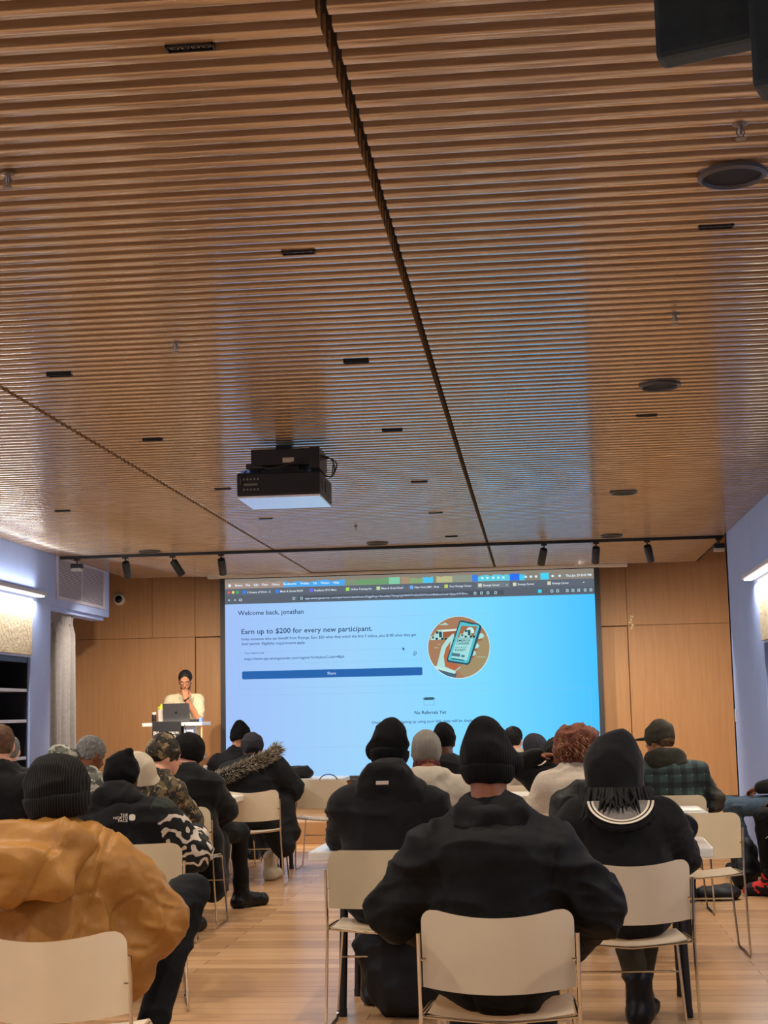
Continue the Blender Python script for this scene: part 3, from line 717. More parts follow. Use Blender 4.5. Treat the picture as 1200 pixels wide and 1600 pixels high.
# round picture: a hand holding a phone with a ticket, lorries behind
def C4(x, y, d): return S(650 + x / 9.23, 950 + y / 9.23, d)
art = []
def ap(pts, colr, d, name='picture_shape'):
    mb = MB(); mb.poly([C4(x, y, d) for x, y in pts]); return mb.build(name, emit('pc_' + colr, colr, SCREEN_E), sc_)
def circ(cx, cy, r, n=48, a0=0, a1=2 * PI): return [(cx + r * math.cos(a0 + (a1 - a0) * i / n), cy - r * math.sin(a0 + (a1 - a0) * i / n)) for i in range(n + (0 if abs(a1 - a0 - 2 * PI) < 1e-6 else 1))]
ap(circ(618, 570, 452), 'c9e6ec', .0040); ap(circ(618, 568, 443), 'a1795c', .0045, 'round_picture')
ap(circ(618, 568, 443, 24, math.radians(-78), math.radians(28)) + [(600, 900)], '9d8a68', .0048)
ap([(330, 245), (470, 245), (440, 222), (420, 208), (395, 224)], 'a9d3c4', .005)
ap([(290, 320), (600, 300), (600, 325), (385, 345)], 'cfe6dc', .0052); ap([(385, 345), (600, 325), (590, 400), (390, 425)], '9a5c44', .0052)
for dx, dy, k, d in ((0, 0, 1.0, .0054), (425, -22, .92, .0072)):
    q = lambda L: [(205 + (x - 205) * k + dx, 320 + (y - 320) * k + dy) for x, y in L]
    ap(q([(205, 462), (212, 405), (262, 398), (275, 350), (330, 335), (332, 318), (385, 330), (388, 450), (300, 462)]), 'a7d6cf', d)
    ap(q([(330, 345), (372, 340), (376, 425), (335, 425)]), '2e4d5c', d + .0003); ap(q([(282, 345), (325, 338), (325, 372), (284, 372)]), '35505c', d + .0003); ap(q([(228, 410), (262, 408), (262, 440), (228, 440)]), '4a6670', d + .0003)
    for wx in (300, 380, 430): ap(q(circ(wx, 445, 18, 14)), '243c48', d + .0004)
ap([(300, 835), (330, 720), (370, 560), (440, 455), (530, 370), (550, 375), (545, 440), (500, 560), (480, 700), (450, 760), (560, 820), (650, 850), (560, 920)], 'a9d8d2', .0060)
ap([(430, 580), (500, 480), (470, 760), (560, 800), (640, 840), (560, 905), (420, 845), (400, 700)], 'b06848', .0061)
ap([(262, 842), (300, 835), (575, 918), (560, 950), (300, 880)], 'b9e0dc', .0062); ap([(315, 885), (560, 950), (590, 940), (575, 1005), (450, 980), (380, 940)], '46657a', .0061)
for cx, cy in ((930, 405), (860, 550), (815, 655)):
    ap([(cx - 70, cy - 45), (cx + 30, cy - 38), (cx + 55, cy - 5), (cx + 30, cy + 30), (cx - 60, cy + 45)], 'a9d8d2', .0060); ap([(cx - 60, cy + 45), (cx + 30, cy + 30), (cx + 20, cy + 60), (cx - 70, cy + 80)], '9a6248', .0059)
ap([(628, 185), (650, 178), (905, 228), (945, 262), (940, 310), (780, 790), (745, 822), (460, 780), (442, 755), (445, 730)], '2f5060', .0064)
ap([(640, 200), (900, 245), (915, 265), (760, 775), (735, 795), (475, 755), (462, 735)], '56bcc8', .0066); ap([(728, 205), (850, 222), (830, 238), (740, 222)], '2f5060', .0070)
ap([(655, 258), (880, 268), (830, 418), (600, 425)], '9c6a4a', .0068); ap(circ(780, 335, 58, 20, 0, PI) + [(722, 360), (838, 362)], 'bfe8e4', .0070)
ap([(595, 425), (828, 425), (735, 755), (505, 715)], '9fd8d8', .0069)
def at_(s, x0, y0, x1, cap, c='2a5062'): return flat_text('picture_text', s, *(650 + x0 / 9.23, 950 + y0 / 9.23 + .3), 650 + x1 / 9.23, cap, c, .0076)
at_('EMERGE', 590, 485, 785, 3.6); at_('CAREER', 580, 528, 772, 3.6); at_('TICKET', 555, 622, 718, 3.6); at_('CDL & PAY', 565, 572, 742, 1.6)
ap([(520, 645), (640, 660), (630, 705), (510, 690)], '4a7684', .0072); ap([(655, 675), (705, 680), (698, 712), (648, 706)], '4a7684', .0072)
ap([(515, 722), (695, 748), (690, 762), (512, 738)], '2f5060', .0072); ap([(590, 432), (830, 432), (828, 438), (590, 438)], '3a6472', .0072)
ap([(880, 700), (1010, 705), (1010, 712), (880, 708)], 'a9c8a4', .005); ap([(310, 520), (355, 518), (352, 525), (310, 528)], 'a9c8b4', .005); ap([(262, 570), (320, 570), (316, 578), (262, 578)], 'a9c8b4', .005)

# ---------------------------------------------------------------- chairs
M_shell = plain('cream_plastic_shell', 'e9dec9', .36, coat=.15); M_chrome = plain('chrome_rod', 'c8c4bc', .12, 1.0)
def shell(fx, nu, nv, th):
    """a thin moulded shell from a parametric sheet fx(u, v) with thickness th along local normal approx given"""
    bm = bmesh.new(); g = [[bm.verts.new(fx(i / nu, j / nv)) for i in range(nu + 1)] for j in range(nv + 1)]
    for j in range(nv):
        for i in range(nu): bm.faces.new((g[j][i], g[j][i + 1], g[j + 1][i + 1], g[j + 1][i]))
    bmesh.ops.solidify(bm, geom=bm.faces[:], thickness=th)
    mb = MB(); mb.addbm(bm, 0, True); return mb
def backf(u, v, dip=0.0):
    x = (u - .5) * 2; z = .535 + v * .25; wx = .232
    r = .055                                         # rounded upper corners
    if v > 1 - r / .25:
        q = (z - (.785 - r)) / r; wx = .232 - r + r * math.sqrt(max(0, 1 - q * q))
    xx = x * wx
    return (xx, -.205 - .05 * (1 - (xx / .232) ** 2) - (z - .535) * .16 - dip * (1 - (xx / .232) ** 2), z - dip * (1 - (xx / .232) ** 2) * (.35 + .65 * v))
def seatf(u, v):
    x = (u - .5) * .45; y = -.21 + v * .43; z = .452 - .024 * (1 - (x / .225) ** 2) * (1 - .3 * v)
    if v > .82: z -= ((v - .82) / .18) ** 2 * .03
    if v < .1: z += ((.1 - v) / .1) ** 2 * .008
    return (x * (1 - .06 * v), y, z)
def make_chair():
    t = thing('stacking_chair', '', 'chair')
    shell(backf, 28, 40, .008).build('backrest', M_shell, t); shell(seatf, 18, 16, .008).build('seat', M_shell, t)
    for s in (-1, 1):
        mb = MB(); mb.tube([(s * .241, -.245, .70), (s * .240, -.215, .45), (s * .258, -.185, .007), (s * .250, .20, .007), (s * .215, .185, .435), (s * .228, .0, .45), (s * .238, -.205, .455)], .0062, 8, round_=.03)
        mb.tube([(s * .222, -.228, .62), (s * .243, -.230, .62)], .005, 6); mb.build('side_frame', M_chrome, t)
    mb = MB(); mb.tube([(-.225, .19, .27), (.225, .19, .27)], .005, 8); mb.build('stretcher', M_chrome, t); mb = MB(); mb.tube([(-.24, -.205, .448), (-.12, -.205, .436), (0, -.205, .426), (.12, -.205, .436), (.24, -.205, .448)], .005, 8); mb.build('seat_rod', M_chrome, t)
    return t
chair0 = make_chair(); _first = [True]
_bent = shell(lambda u, v: backf(u, v, .032), 28, 40, .008).build('backrest', M_shell); bent_mesh = _bent.data; bpy.data.objects.remove(_bent)   # the back flexed by someone leaning on it
def place_chair(px, Y, rz, label, py=1400, bent=False):
    x = atY(px, py, Y)[0]; o = copy_tree(chair0)
    if bent: [x for x in bpy.data.objects if x.parent == o and x.name.startswith('backrest')][0].data = bent_mesh
    o.location = (x, Y, 0); o.rotation_euler = (0, 0, math.radians(rz)); o['label'] = label; o['group'] = 'cream stacking chairs with chrome sled frames'; return o
CH = dict(
    c1=place_chair(781, 4.97, -1, 'cream stacking chair under the man in the black beanie at front centre', bent=True),
    c2=place_chair(604, 6.86, 1, 'cream stacking chair under the person in the black hooded coat, left of front centre'),
    c8=place_chair(978, 6.42, 2, 'cream stacking chair under the woman whose black hood has a striped lining', bent=True),
    e2=place_chair(1088, 8.85, 1, 'empty cream stacking chair at the right end of a white table, seat uncovered'),
    r1=place_chair(1050, 10.55, 0, 'cream stacking chair under the man in the cap and plaid shirt'),
    l1=place_chair(106, 4.56, 3, 'cream stacking chair under the person in the brown puffer jacket', bent=True),
    l3=place_chair(208, 7.3, 14, 'cream stacking chair behind the jacket with zebra-striped sleeves'),
    l6=place_chair(288, 10.1, 0, 'cream stacking chair behind the person in the long black coat and glasses'),
    l8=place_chair(399, 12.4, 2, 'cream stacking chair under the person with the fur-trimmed hood', bent=True),
    e1=place_chair(512, 13.75, 0, 'empty cream stacking chair standing against the far table below the screen'),
    c3=place_chair(668, 8.95, 0, 'cream stacking chair under the person in the grey beanie and pale hoodie', bent=True),
    c7=place_chair(893, 9.0, 0, 'cream stacking chair under the person with curly auburn hair'),
    c4=place_chair(694, 11.0, 0, 'cream stacking chair under the person in the dark beanie beneath the screen text'),
    c6b=place_chair(868, 10.75, 0, 'cream stacking chair under the person with one arm raised behind the head'),
    l5=place_chair(228, 9.2, -12, 'cream stacking chair under the person in the camouflage cap and jacket'),
    l9=place_chair(362, 14.1, 0, 'cream stacking chair under the person nearest the left edge of the screen'),
    c5=place_chair(800, 13.65, 0, 'cream stacking chair under the person with short black hair in the furthest row'),
    c6=place_chair(842, 12.2, 0, 'cream stacking chair under the person in the dark grey beanie and white top'),
    l4=place_chair(116, 10.45, -18, 'cream stacking chair under the grey-haired person in grey camouflage'),
    l2=place_chair(-4, 8.75, 0, 'cream stacking chair under the brown-haired person at the left edge'),
    r3=place_chair(1252, 11.4, 80, 'cream stacking chair under the person in red and black trainers, right edge'),
    r2=place_chair(1240, 12.7, 80, 'cream stacking chair at the right edge under the person in jeans'),
)

for _o in [x for x in bpy.data.objects if x.parent == chair0] + [chair0]: bpy.data.objects.remove(_o)

# ---------------------------------------------------------------- tables
M_top = plain('white_laminate', 'dcdad4', .3, coat=.2); M_leg = plain('dark_grey_tube', '2a2b2f', .4, .5)
def table(x0, x1, y0, y1, label, rz=0.0, group='white meeting tables with dark tube legs'):
    t = thing('meeting_table', label, 'table', ((x0 + x1) / 2, (y0 + y1) / 2, 0), math.radians(rz), group); w, d = (x1 - x0) / 2, (y1 - y0) / 2
    mb = MB(); mb.box((-w, -d, .695), (w, d, .74), ch=.008); mb.build('tabletop', M_top, t)
    for sx in (-1, 1):
        for sy in (-1, 1):
            mb = MB(); mb.tube([(sx * (w - .16), sy * (d - .07), .70), (sx * (w - .14), sy * (d - .05), .03)], .019, 10); mb.tube([(sx * (w - .14), sy * (d - .05), .035), (sx * (w - .14), sy * (d - .05), .0)], .021, 10); mb.build('leg', M_leg, t)
        mb = MB(); mb.tube([(sx * (w - .16), -(d - .07), .62), (sx * (w - .16), d - .07, .62)], .012, 8); mb.build('crossbar', M_leg, t)
    return t
table(-1.07, .76, 7.02, 7.62, 'white table nearest the viewer, before the black hooded coat and the striped hood', -1.5)
table(-.90, .98, 9.30, 9.90, 'white table in front of the person with curly auburn hair')
table(-.85, 1.0, 11.30, 11.90, 'white table before the man in the plaid shirt')
table(-.9, .95, 14.3, 14.9, 'white table in the row furthest down the right side below the screen')
table(-4.2, -2.36, 7.95, 8.55, 'white table before the jacket with zebra-striped sleeves')
table(-4.2, -2.31, 9.95, 10.55, 'white table beside the person in camouflage with the beige hood')
table(-4.2, -2.36, 11.5, 12.1, 'white table by the knees of the person in the long black coat and glasses')
table(-3.9, -2.10, 13.1, 13.7, 'white table in front of the person with the fur-trimmed hood')
table(-3.7, -1.92, 14.8, 15.4, 'furthest white table at the left, with a black garment piled on it')

# ---------------------------------------------------------------- lectern and things on it
lx, ly = -4.14, 17.25
lc = thing('lectern', 'white-topped lectern with a black sign panel, on the stage', 'lectern', (lx, ly, STZ))
mb = MB(); mb.box((-.345, -.24, 1.03), (.345, .24, 1.07), ch=.006); mb.build('top', M_top, lc)
mb = MB(); mb.box((-.10, -.09, .03), (.10, .09, 1.03), ch=.005); mb.build('column', plain('lectern_grey', '3a3c42', .4), lc)
mb = MB(); mb.box((-.28, -.22, .0), (.28, .22, .035), ch=.008); mb.build('base', M_black, lc)
mb = MB(); mb.box((-.22, -.265, .83), (.11, -.245, 1.085), ch=.003); sg = mb.build('sign_panel', plain('sign_black', '1c1d22', .5), lc)
mb = MB(); mb.box((.13, -.2, .86), (.24, -.1, 1.03), ch=.004); mb.build('control_box', plain('box_bluewhite', 'aebbd6', .4), lc)
def sign_text(s, x, z, w, h, y=-.2665, bold=1):
    c = bpy.data.curves.new('t', 'FONT'); c.body = s; o = bpy.data.objects.new('t', c); COL.objects.link(o); c.offset = .012 * bold; bpy.context.view_layer.update()
    me = bpy.data.meshes.new_from_object(o.evaluated_get(bpy.context.evaluated_depsgraph_get())); bpy.data.objects.remove(o); bpy.data.curves.remove(c)
    P = np.array([v.co[:] for v in me.vertices]); a, b = P[:, 0].min(), P[:, 0].max()
    for v in me.vertices: v.co = (x + (v.co.x - a) * w / (b - a), y, z + v.co.y * h / .7)
    me.materials.clear(); me.name = 'lettering'; return new_obj('lettering', me, plain('letter_white', 'e8e6dc', .5), sg)
sign_text('Bklyn', -.205, .935, .10, .04); sign_text('Library', -.205, .898, .10, .025)
sign_text('BROOKLYN', -.07, .942, .155, .026); sign_text('HEIGHTS', -.07, .903, .12, .026); mb = MB(); mb.box((-.085, -.267, .895), (-.081, -.265, .97)); mb.build('divider', _mats['letter_white'], sg)
lz = STZ + 1.07
lap = thing('laptop', 'open dark grey laptop seen from behind on the lectern', 'laptop', (lx + .03, ly - .02, lz), 0)
mb = MB(); mb.box((-.155, -.11, 0), (.155, .11, .014), ch=.004); mb.build('base', plain('laptop_grey', '55555a', .35, .6), lap)
mb = MB(); mb.prism([(-.155, -.11, .012), (.155, -.11, .012), (.155, -.15, .215), (-.155, -.15, .215)], (0, -.006, -.001)); li = mb.build('lid', _mats['laptop_grey'], lap)
mb = MB(); mb.lathe([(.014, 0), (.013, -.002), (.001, -.002)], (.0, -.138, .112), 16, axis='Y'); mb.build('emblem', plain('emblem_dark', '2a2a2e', .2, .5), li)
bt = thing('shaker_bottle', 'clear shaker bottle with a yellow-green lid on the lectern', 'bottle', (lx - .165, ly - .05, lz))
mb = MB(); mb.lathe([(.038, 0), (.042, .02), (.046, .15), (.044, .155)], seg=20); mb.build('body', plain('frosted_cup', 'c9bcb4', .2), bt)
mb = MB(); mb.lathe([(.048, .152), (.048, .175), (.035, .185), (.018, .19), (.016, .215), (.001, .216)], seg=20); mb.build('lid', plain('lime_lid', 'a9b436', .4), bt)
cp = thing('dark_bottle', 'small dark bottle with a white cap at the left end of the lectern', 'bottle', (lx - .245, ly - .08, lz))
mb = MB(); mb.lathe([(.024, 0), (.026, .01), (.026, .08), (.02, .095)], seg=16); mb.build('body', plain('dark_glass', '2a2022', .2), cp)
mb = MB(); mb.lathe([(.022, .094), (.024, .1), (.024, .12), (.001, .122)], seg=16); mb.build('cap', plain('cap_white', 'd8d2c8', .4), cp)
dv = thing('presenter_box', 'low black box with a blue light at the right end of the lectern', 'device', (lx + .235, ly - .08, lz))
mb = MB(); mb.box((-.07, -.05, 0), (.05, .05, .035), ch=.006); mb.build('body', M_black, dv)
mb = MB(); mb.box((.05, -.04, 0), (.085, .04, .05), ch=.006); mb.build('clip', plain('blue_plastic', '6f8fd8', .3), dv)
mb = MB(); mb.tube([(lx + .335, ly - .2, lz - .01), (lx + .34, ly - .24, lz - .3), (lx + .37, ly - .5, .9), (-3.62, 15.9, .74), (-3.60, 15.3, .75)], .009, 8, round_=.2); tag(mb.build('power_cable', plain('pale_orange_cable', 'e8b48a', .5)), 'pale orange cable running down from the lectern to the far table', 'cable')
mb = MB(); mb.tube([(lx + .15, ly - .265, lz - .02), (lx + .2, ly - .27, lz - .2), (lx + .22, ly - .25, lz - .5), (lx + .3, ly - .24, lz - .62), (lx + .42, ly - .3, .45), (lx + .5, ly - .3, STZ + .01)], .004, 6, round_=.1); tag(mb.build('thin_cable', M_black), 'thin dark cable hanging from the lectern top', 'cable')

# things on the tables
def on(px, py, Y): return atY(px, py, Y)[0]
wb = thing('water_bottle', 'clear water bottle with a white cap on the far left table', 'bottle', (on(319, 1215, 13.2), 13.25, .74))
m_, nt_, b2 = nodes('clear_plastic'); b2.inputs['Base Color'].default_value = lin('d6dee6'); b2.inputs['Roughness'].default_value = .1; b2.inputs['Transmission Weight'].default_value = .7; b2.inputs['IOR'].default_value = 1.2
mb = MB(); mb.lathe([(.034, 0), (.036, .02), (.034, .06), (.037, .1), (.034, .13), (.016, .165), (.014, .18)], seg=20); mb.build('body', m_, wb)
mb = MB(); mb.lathe([(.016, .178), (.016, .198), (.001, .2)], seg=14); mb.build('cap', plain('cap_white', 'd8d2c8', .4), wb)
pw = thing('power_adapter', 'small white power adapter on the table edge at the foot of the orange cable', 'adapter', (on(338, 1222, 13.2), 13.2, .74), .2)
mb = MB(); mb.box((-.06, -.03, 0), (.06, .03, .045), ch=.006); mb.build('body', plain('cap_white', 'd8d2c8', .4), pw)
mb = MB(); mb.box((-.01, -.033, .012), (.04, -.03, .03)); mb.build('socket', M_black, pw)
def lump(name, label, cat, loc, ells, m, rz=0, h=.012, seed=0, amp=.012, k=.03, flat=True, joints=()):
    s = SDF(h)
    for c, r in ells: s.ell(c, r, k)
    if flat: s.clip((0, 0, .002), (0, 0, -1))
    o = s.build(name, m, disp=folds(amp, seed, (9, 9, 12), joints)); o.location = loc; o.rotation_euler = (0, 0, rz); return tag(o, label, cat)
M_blk = cloth('black_nylon', '101113', '191a1e', .6, 8, .35, .004)
lump('folded_coat', 'black garment heaped on the furthest left table below the screen', 'coat', (on(456, 1215, 14.95), 15.0, .74), [((-.05, 0, .04), (.20, .12, .07)), ((.08, .02, .05), (.13, .11, .07)), ((-.12, 0, .09), (.07, .06, .03))], M_blk, seed=3)
mb = MB(); mb.tube([(.09 * math.cos(a), 0, .08 * math.sin(a)) for a in [PI * i / 12 for i in range(13)]], .005, 6); o = mb.build('cable_loop', M_black); o.location = (on(512, 1216, 13.9), 13.95, .735); tag(o, 'thin black loop of cable standing up behind the empty chair under the screen', 'cable')
lump('camera_bag', 'small black bag on the right end of the nearest white table', 'bag', (on(1064, 1300, 7.3), 7.3, .74), [((0, 0, .06), (.075, .07, .075)), ((-.06, 0, .05), (.05, .06, .06))], M_blk, seed=5, amp=.008)
lump('backpack', 'black backpack on the floor beside the empty right-hand chair', 'backpack', (on(1163, 1345, 11.9), 11.9, 0), [((0, 0, .15), (.09, .13, .18)), ((-.03, -.08, .10), (.07, .08, .10)), ((.02, 0, .30), (.05, .07, .06))], M_blk, seed=6)
lump('shoulder_bag', 'flat black bag lying on the floor beneath the table, seen past the empty right-hand chair', 'bag', (on(1125, 1345, 11.0), 11.2, 0), [((-.05, 0, .04), (.17, .11, .05)), ((.08, .02, .05), (.08, .1, .05))], M_blk, seed=7)
# notebook-like white sheet on the table before the empty right chair
mb = MB(); mb.box((.72, 9.36, .741), (.95, 9.62, .747), ch=.002); tag(mb.build('papers', plain('paper', 'e6e2d8', .6)), 'thin stack of white paper on the table beyond the empty right-hand chair', 'papers')
# bag and things on the shelf at the left
lump('shoulder_bag', 'dark green bag stuffed on the left wall shelving', 'bag', (-5.17, 14.25, 1.0), [((0, 0, .12), (.11, .16, .15)), ((0, .15, .08), (.09, .1, .11)), ((.02, -.02, .25), (.05, .06, .06))], camo('green_bag_fabric', ['1c211d', '39463c', '20261f', '6a7a68']), seed=9)
lump('plastic_bag', 'pale crumpled bag beside the dark green bag on the left shelving', 'bag', (-5.1, 14.02, 1.0), [((0, 0, .1), (.07, .08, .12)), ((0, 0, .22), (.03, .03, .05))], cloth('pale_bag', '9fb0b8', 'c6cdd0', .4, 9, .4, .01), seed=11)

# ---------------------------------------------------------------- people
def rotm(yaw=0, pitch=0, roll=0):
    return np.array((Matrix.Rotation(math.radians(yaw), 3, 'Z') @ Matrix.Rotation(math.radians(-pitch), 3, 'X') @ Matrix.Rotation(math.radians(roll), 3, 'Y')))
SKINS = {k: cloth('skin_' + k, a, b, .5, 20, .1, .001) for k, a, b in (('dark', '4a2c1e', '58372a'), ('brown', '74462f', '855239'), ('tan', 'a06c50', 'b07b5c'), ('light', 'd49a80', 'dfa88e'))}
V3 = lambda *a: np.array(a, float)

def add_head(s, c, R, nb):
    L = lambda x, y, z: c + R @ V3(x, y, z)
    s.ell(L(0, -.012, .035), (.074, .094, .081), .02, R); s.ell(L(0, .022, -.035), (.058, .066, .076), .03, R)
    s.cap(L(0, .058, -.088), L(0, .05, -.085), .026, .026, k=.03)
    s.cap(L(0, .086, .0), L(0, .104, -.032), .008, .0145, k=.012)
    s.cap(L(-.034, .078, .017), L(.034, .078, .017), .012, k=.02); s.cap(L(-.02, .086, -.06), L(.02, .086, -.06), .009, k=.012)
    for q in (-1, 1):
        s.ell(L(q * .076, -.006, -.012), (.011, .021, .032), .008, R)
        s.ell(L(q * .03, .098, -.003), (.015, .012, .010), .012, R, 's')
    s.cap(L(0, -.038, -.045), nb, .055, .062, k=.035)

def add_hand(s, w, d, n, curl=.5, side=1, thumb=1.0):
    d = d / np.linalg.norm(d); n = n - d * np.dot(n, d); n = n / np.linalg.norm(n); sd = np.cross(d, n) * side
    for o in (-.026, -.009, .009, .026): s.cap(w + sd * o * .6, w + d * .082 + sd * o, .015, .0125, k=.012)
    for o, ln in ((-.030, .062), (-.010, .074), (.011, .080), (.031, .072)):
        p = w + d * .085 + sd * o; dd = d + sd * o * 2; a = curl * .5
        for f, r in ((.45, .0088), (.32, .0082), (.23, .0075)):
            v = dd * math.cos(a) + n * math.sin(a); v = v / np.linalg.norm(v); q = p + v * ln * f; s.cap(p, q, r, r * .93, k=.005); p = q; a += curl
    p = w + d * .02 + sd * .025; q = p + (d * .55 + sd * .75 + n * .25) * .042; s.cap(p, q, .013, .0105, k=.012)
    r = q + (d * .9 + sd * .25 + n * .35 * thumb) * .030; s.cap(q, r, .0100, .0090, k=.006); s.cap(r, r + (d + n * .5 * thumb) * .022, .009, .0078, k=.005)

def beanie(root, c, R, m, mc=None, sc=1.0, top=(0, -.02, .085), rt=.062, drop=-.045, cuff=True, tip=None, h=.009, cuffh=.05, name='beanie', tilt=0.25, seed=0):
    L = lambda x, y, z: c + R @ V3(x, y, z)
    s = SDF(h); s.ell(L(0, -.016, .03), (.088 * sc, .106 * sc, .094 * sc), .02, R); s.cap(L(0, -.016, .03), L(*top), .075 * sc, rt * sc, k=.03)
    if tip: s.cap(L(*tip[0]), L(*tip[1]), tip[2], tip[3], k=.02)
    nrm = R @ V3(0, -tilt, -1); s.clip(L(0, -.016, drop), nrm)
    o = s.build(name, m, root, disp=folds(.005, seed, (12, 12, 16)))
    if cuff:
        s = SDF(h); s.ell(L(0, -.016, .012), (.095 * sc, .113 * sc, .110 * sc), .02, R)
        s.clip(L(0, -.016, drop - .008), nrm); s.clip(L(0, -.016, drop + cuffh), -nrm); s.build('cuff', mc or m, o, disp=folds(.003, seed + 1, (12, 12, 8)))
    return o

def short_hair(root, c, R, m, h=.008, vol=1.0, amp=.004, name='hair', fz=-.035):
    L = lambda x, y, z: c + R @ V3(x, y, z)
    s = SDF(h); s.ell(L(0, -.018, .036), (.081 * vol, .101 * vol, .089 * vol), .02, R); s.ell(L(0, -.05, -.01), (.066 * vol, .058 * vol, .065 * vol), .02, R)
    s.ell(L(0, .10, fz), (.078, .065, .085), .01, R, 's')
    for q in (-1, 1): s.ell(L(q * .08, .01, -.02), (.02, .03, .035), .008, R, 's')
    s.clip(L(0, -.04, -.055), R @ V3(0, -.1, -1)); return s.build(name, m, root, disp=folds(amp, 3, (60, 60, 50)))

def person(label, px, ytop, Y, rz=0, hx=None, hat_h=.018, w=.185, bulk=1.0, t=.022, lean=.05, yaw=0, pitch=0, roll=0, skin='brown', seams=(),
           jacket=None, trousers=None, shoe=None, hat=None, hood=None, arms=None, legs=None, matfn=None, h=.012, fold=.008, seed=0, puff=0, collar=True,
           hem=True, noleg=False, neckz=1.075, jname='jacket', group=None, headc=1.215, armr=1.0, hooded=None, foldf=(7, 7, 11), X=None, ztop=None, skirt=None, hands='lap', belly=1.0):
    xr = atY(px, ytop, Y)[0] if X is None else X; zt = atY(px, ytop, Y)[2] if ztop is None else ztop
    root = thing('person', label, 'person', (xr, Y, 0), math.radians(rz), group)
    dxh = 0 if hx is None else (atY(hx, ytop, Y)[0] - xr)
    s_ = (zt - hat_h - .115 - .56) / ((headc - .56) * math.cos(lean))
    if not .8 < s_ < 1.2: print('SCALE', label, round(s_, 3))
    cz, sz = math.cos(lean), math.sin(lean)
    def U(x, y, z):
        f = (z - .56) * s_; return V3(x + dxh * max(0, (z - .56) / (headc - .56)) ** 1.2, y + f * sz - 0.0, .56 + f * cz)
    J = dict(pel=U(0, -.07, .56), bel=U(0, -.06, .70), chs=U(0, -.07, .90), nb=U(0, -.055, neckz), hc=U(0, .0, headc))
    for q, n in ((-1, 'L'), (1, 'R')):
        J['sh' + n] = U(q * w * .97, -.06, .955); J['el' + n] = U(q * (w + .085), .02, .745); J['wr' + n] = V3(q * .085 + dxh * .4, .27, .665)
        J['hp' + n] = V3(q * .085, -.03, .545); J['kn' + n] = V3(q * .135, .40, .535); J['an' + n] = V3(q * .125, .37, .085); J['to' + n] = V3(q * .14, .53, .04)
    for k_, v_ in (arms or {}).items(): J[k_] = U(*v_) if k_[:2] in ('el', 'sh') else V3(*v_)
    for k_, v_ in (legs or {}).items(): J[k_] = V3(*v_)
    R = rotm(yaw, pitch, roll); hc = J['hc']; b = bulk
    # body: one continuous surface
    s = SDF(h * .95); add_head(s, hc, R, J['nb'])
    s.cap(J['pel'], J['chs'], .105 * b ** .5, .115 * b ** .5, sq=(1.25, .95, 1), k=.04); s.cap(J['shL'], J['shR'], .055, k=.05); s.cap(J['chs'], J['nb'], .09, .055, k=.05)
    for n in 'LR':
        q = -1 if n == 'L' else 1
        s.cap(J['sh' + n], J['el' + n], .052, .042, k=.02); s.cap(J['el' + n], J['wr' + n], .042, .028, k=.02)
        d = J['wr' + n] - J['el' + n]; add_hand(s, J['wr' + n], d + V3(0, 0, -.05), V3(0, 0, -1), .45, q)
        s.cap(J['hp' + n], J['kn' + n], .078, .055, k=.03); s.cap(J['kn' + n], J['an' + n], .052, .036, k=.02); s.cap(J['an' + n] + V3(0, -.03, -.03), J['to' + n], .038, .028, k=.02)
    s.build('body', SKINS[skin], root)
    # jacket
    s = SDF(h)
    s.cap(J['bel'], J['chs'], (.108 * belly) * b + t, .112 * b + t, sq=(1.28, .98, 1), k=.04)
    s.cap(J['pel'], J['bel'], (.118 * belly) * b + t, .108 * belly * b + t, sq=(1.25, 1, .9), k=.04)
    s.cap(J['shL'], J['shR'], .055 * b ** .5 + t, k=.05); s.cap(J['shL'], J['nb'], .05 + t * .8, .03 + t * .5, k=.04); s.cap(J['shR'], J['nb'], .05 + t * .8, .03 + t * .5, k=.04); s.cap(J['chs'] + V3(0, -.01, .05), J['nb'] + V3(0, 0, -.02), .10 * b ** .5 + t * .6, .056 + t, sq=(1.2, 1, 1), k=.05)
    for n in 'LR':
        s.cap(J['sh' + n], J['el' + n], (.058 + t) * armr, (.050 + t) * armr, k=.03); s.cap(J['el' + n], J['wr' + n], (.050 + t) * armr, (.030 + t * .8) * armr, k=.03)
    if collar: 
        for a in range(8):
            a0, a1 = [(-.5 + 2 * PI * (a + e) / 8) for e in (0, 1)]
            f = lambda a: J['nb'] + V3(.072 * math.cos(a), .070 * math.sin(a) - .003, .012 + .008 * math.sin(a))
            s.cap(f(a0), f(a1), .017 + t * .35, k=.015)
    if hood == 'down':       # a hood lying on the upper back
        n = J['nb']; s.cap(n + V3(-.07, -.085, -.01), n + V3(.07, -.085, -.01), .045, k=.03); s.ell(n + V3(0, -.115, -.055), (.115, .05, .095), .03)
        s.cap(n + V3(-.105, -.02, .0), n + V3(-.06, -.09, .01), .032, k=.02); s.cap(n + V3(.105, -.02, .0), n + V3(.06, -.09, .01), .032, k=.02)
    if hood == 'bulky':
        n = J['nb']; s.cap(n + V3(-.11, -.06, .01), n + V3(.11, -.06, .01), .052, k=.03); s.cap(n + V3(-.12, .0, .0), n + V3(-.11, -.06, .01), .045, k=.02); s.cap(n + V3(.12, .0, .0), n + V3(.11, -.06, .01), .045, k=.02)
        s.ell(n + V3(0, -.12, -.06), (.14, .06, .085), .03)
    if hood == 'high':
        n = J['nb']; s.cap(n + V3(-.06, -.07, .05), n + V3(.06, -.07, .05), .075, k=.04); s.ell(n + V3(0, -.09, .02), (.155, .10, .12), .04)
    if hood == 'layer':
        n = J['nb']; s.cap(n + V3(-.09, -.06, -.01), n + V3(.09, -.06, -.01), .05, k=.04)
    for a_ in (skirt or []): s.cap(V3(*a_[0]), V3(*a_[1]), a_[2], a_[3], k=.04)
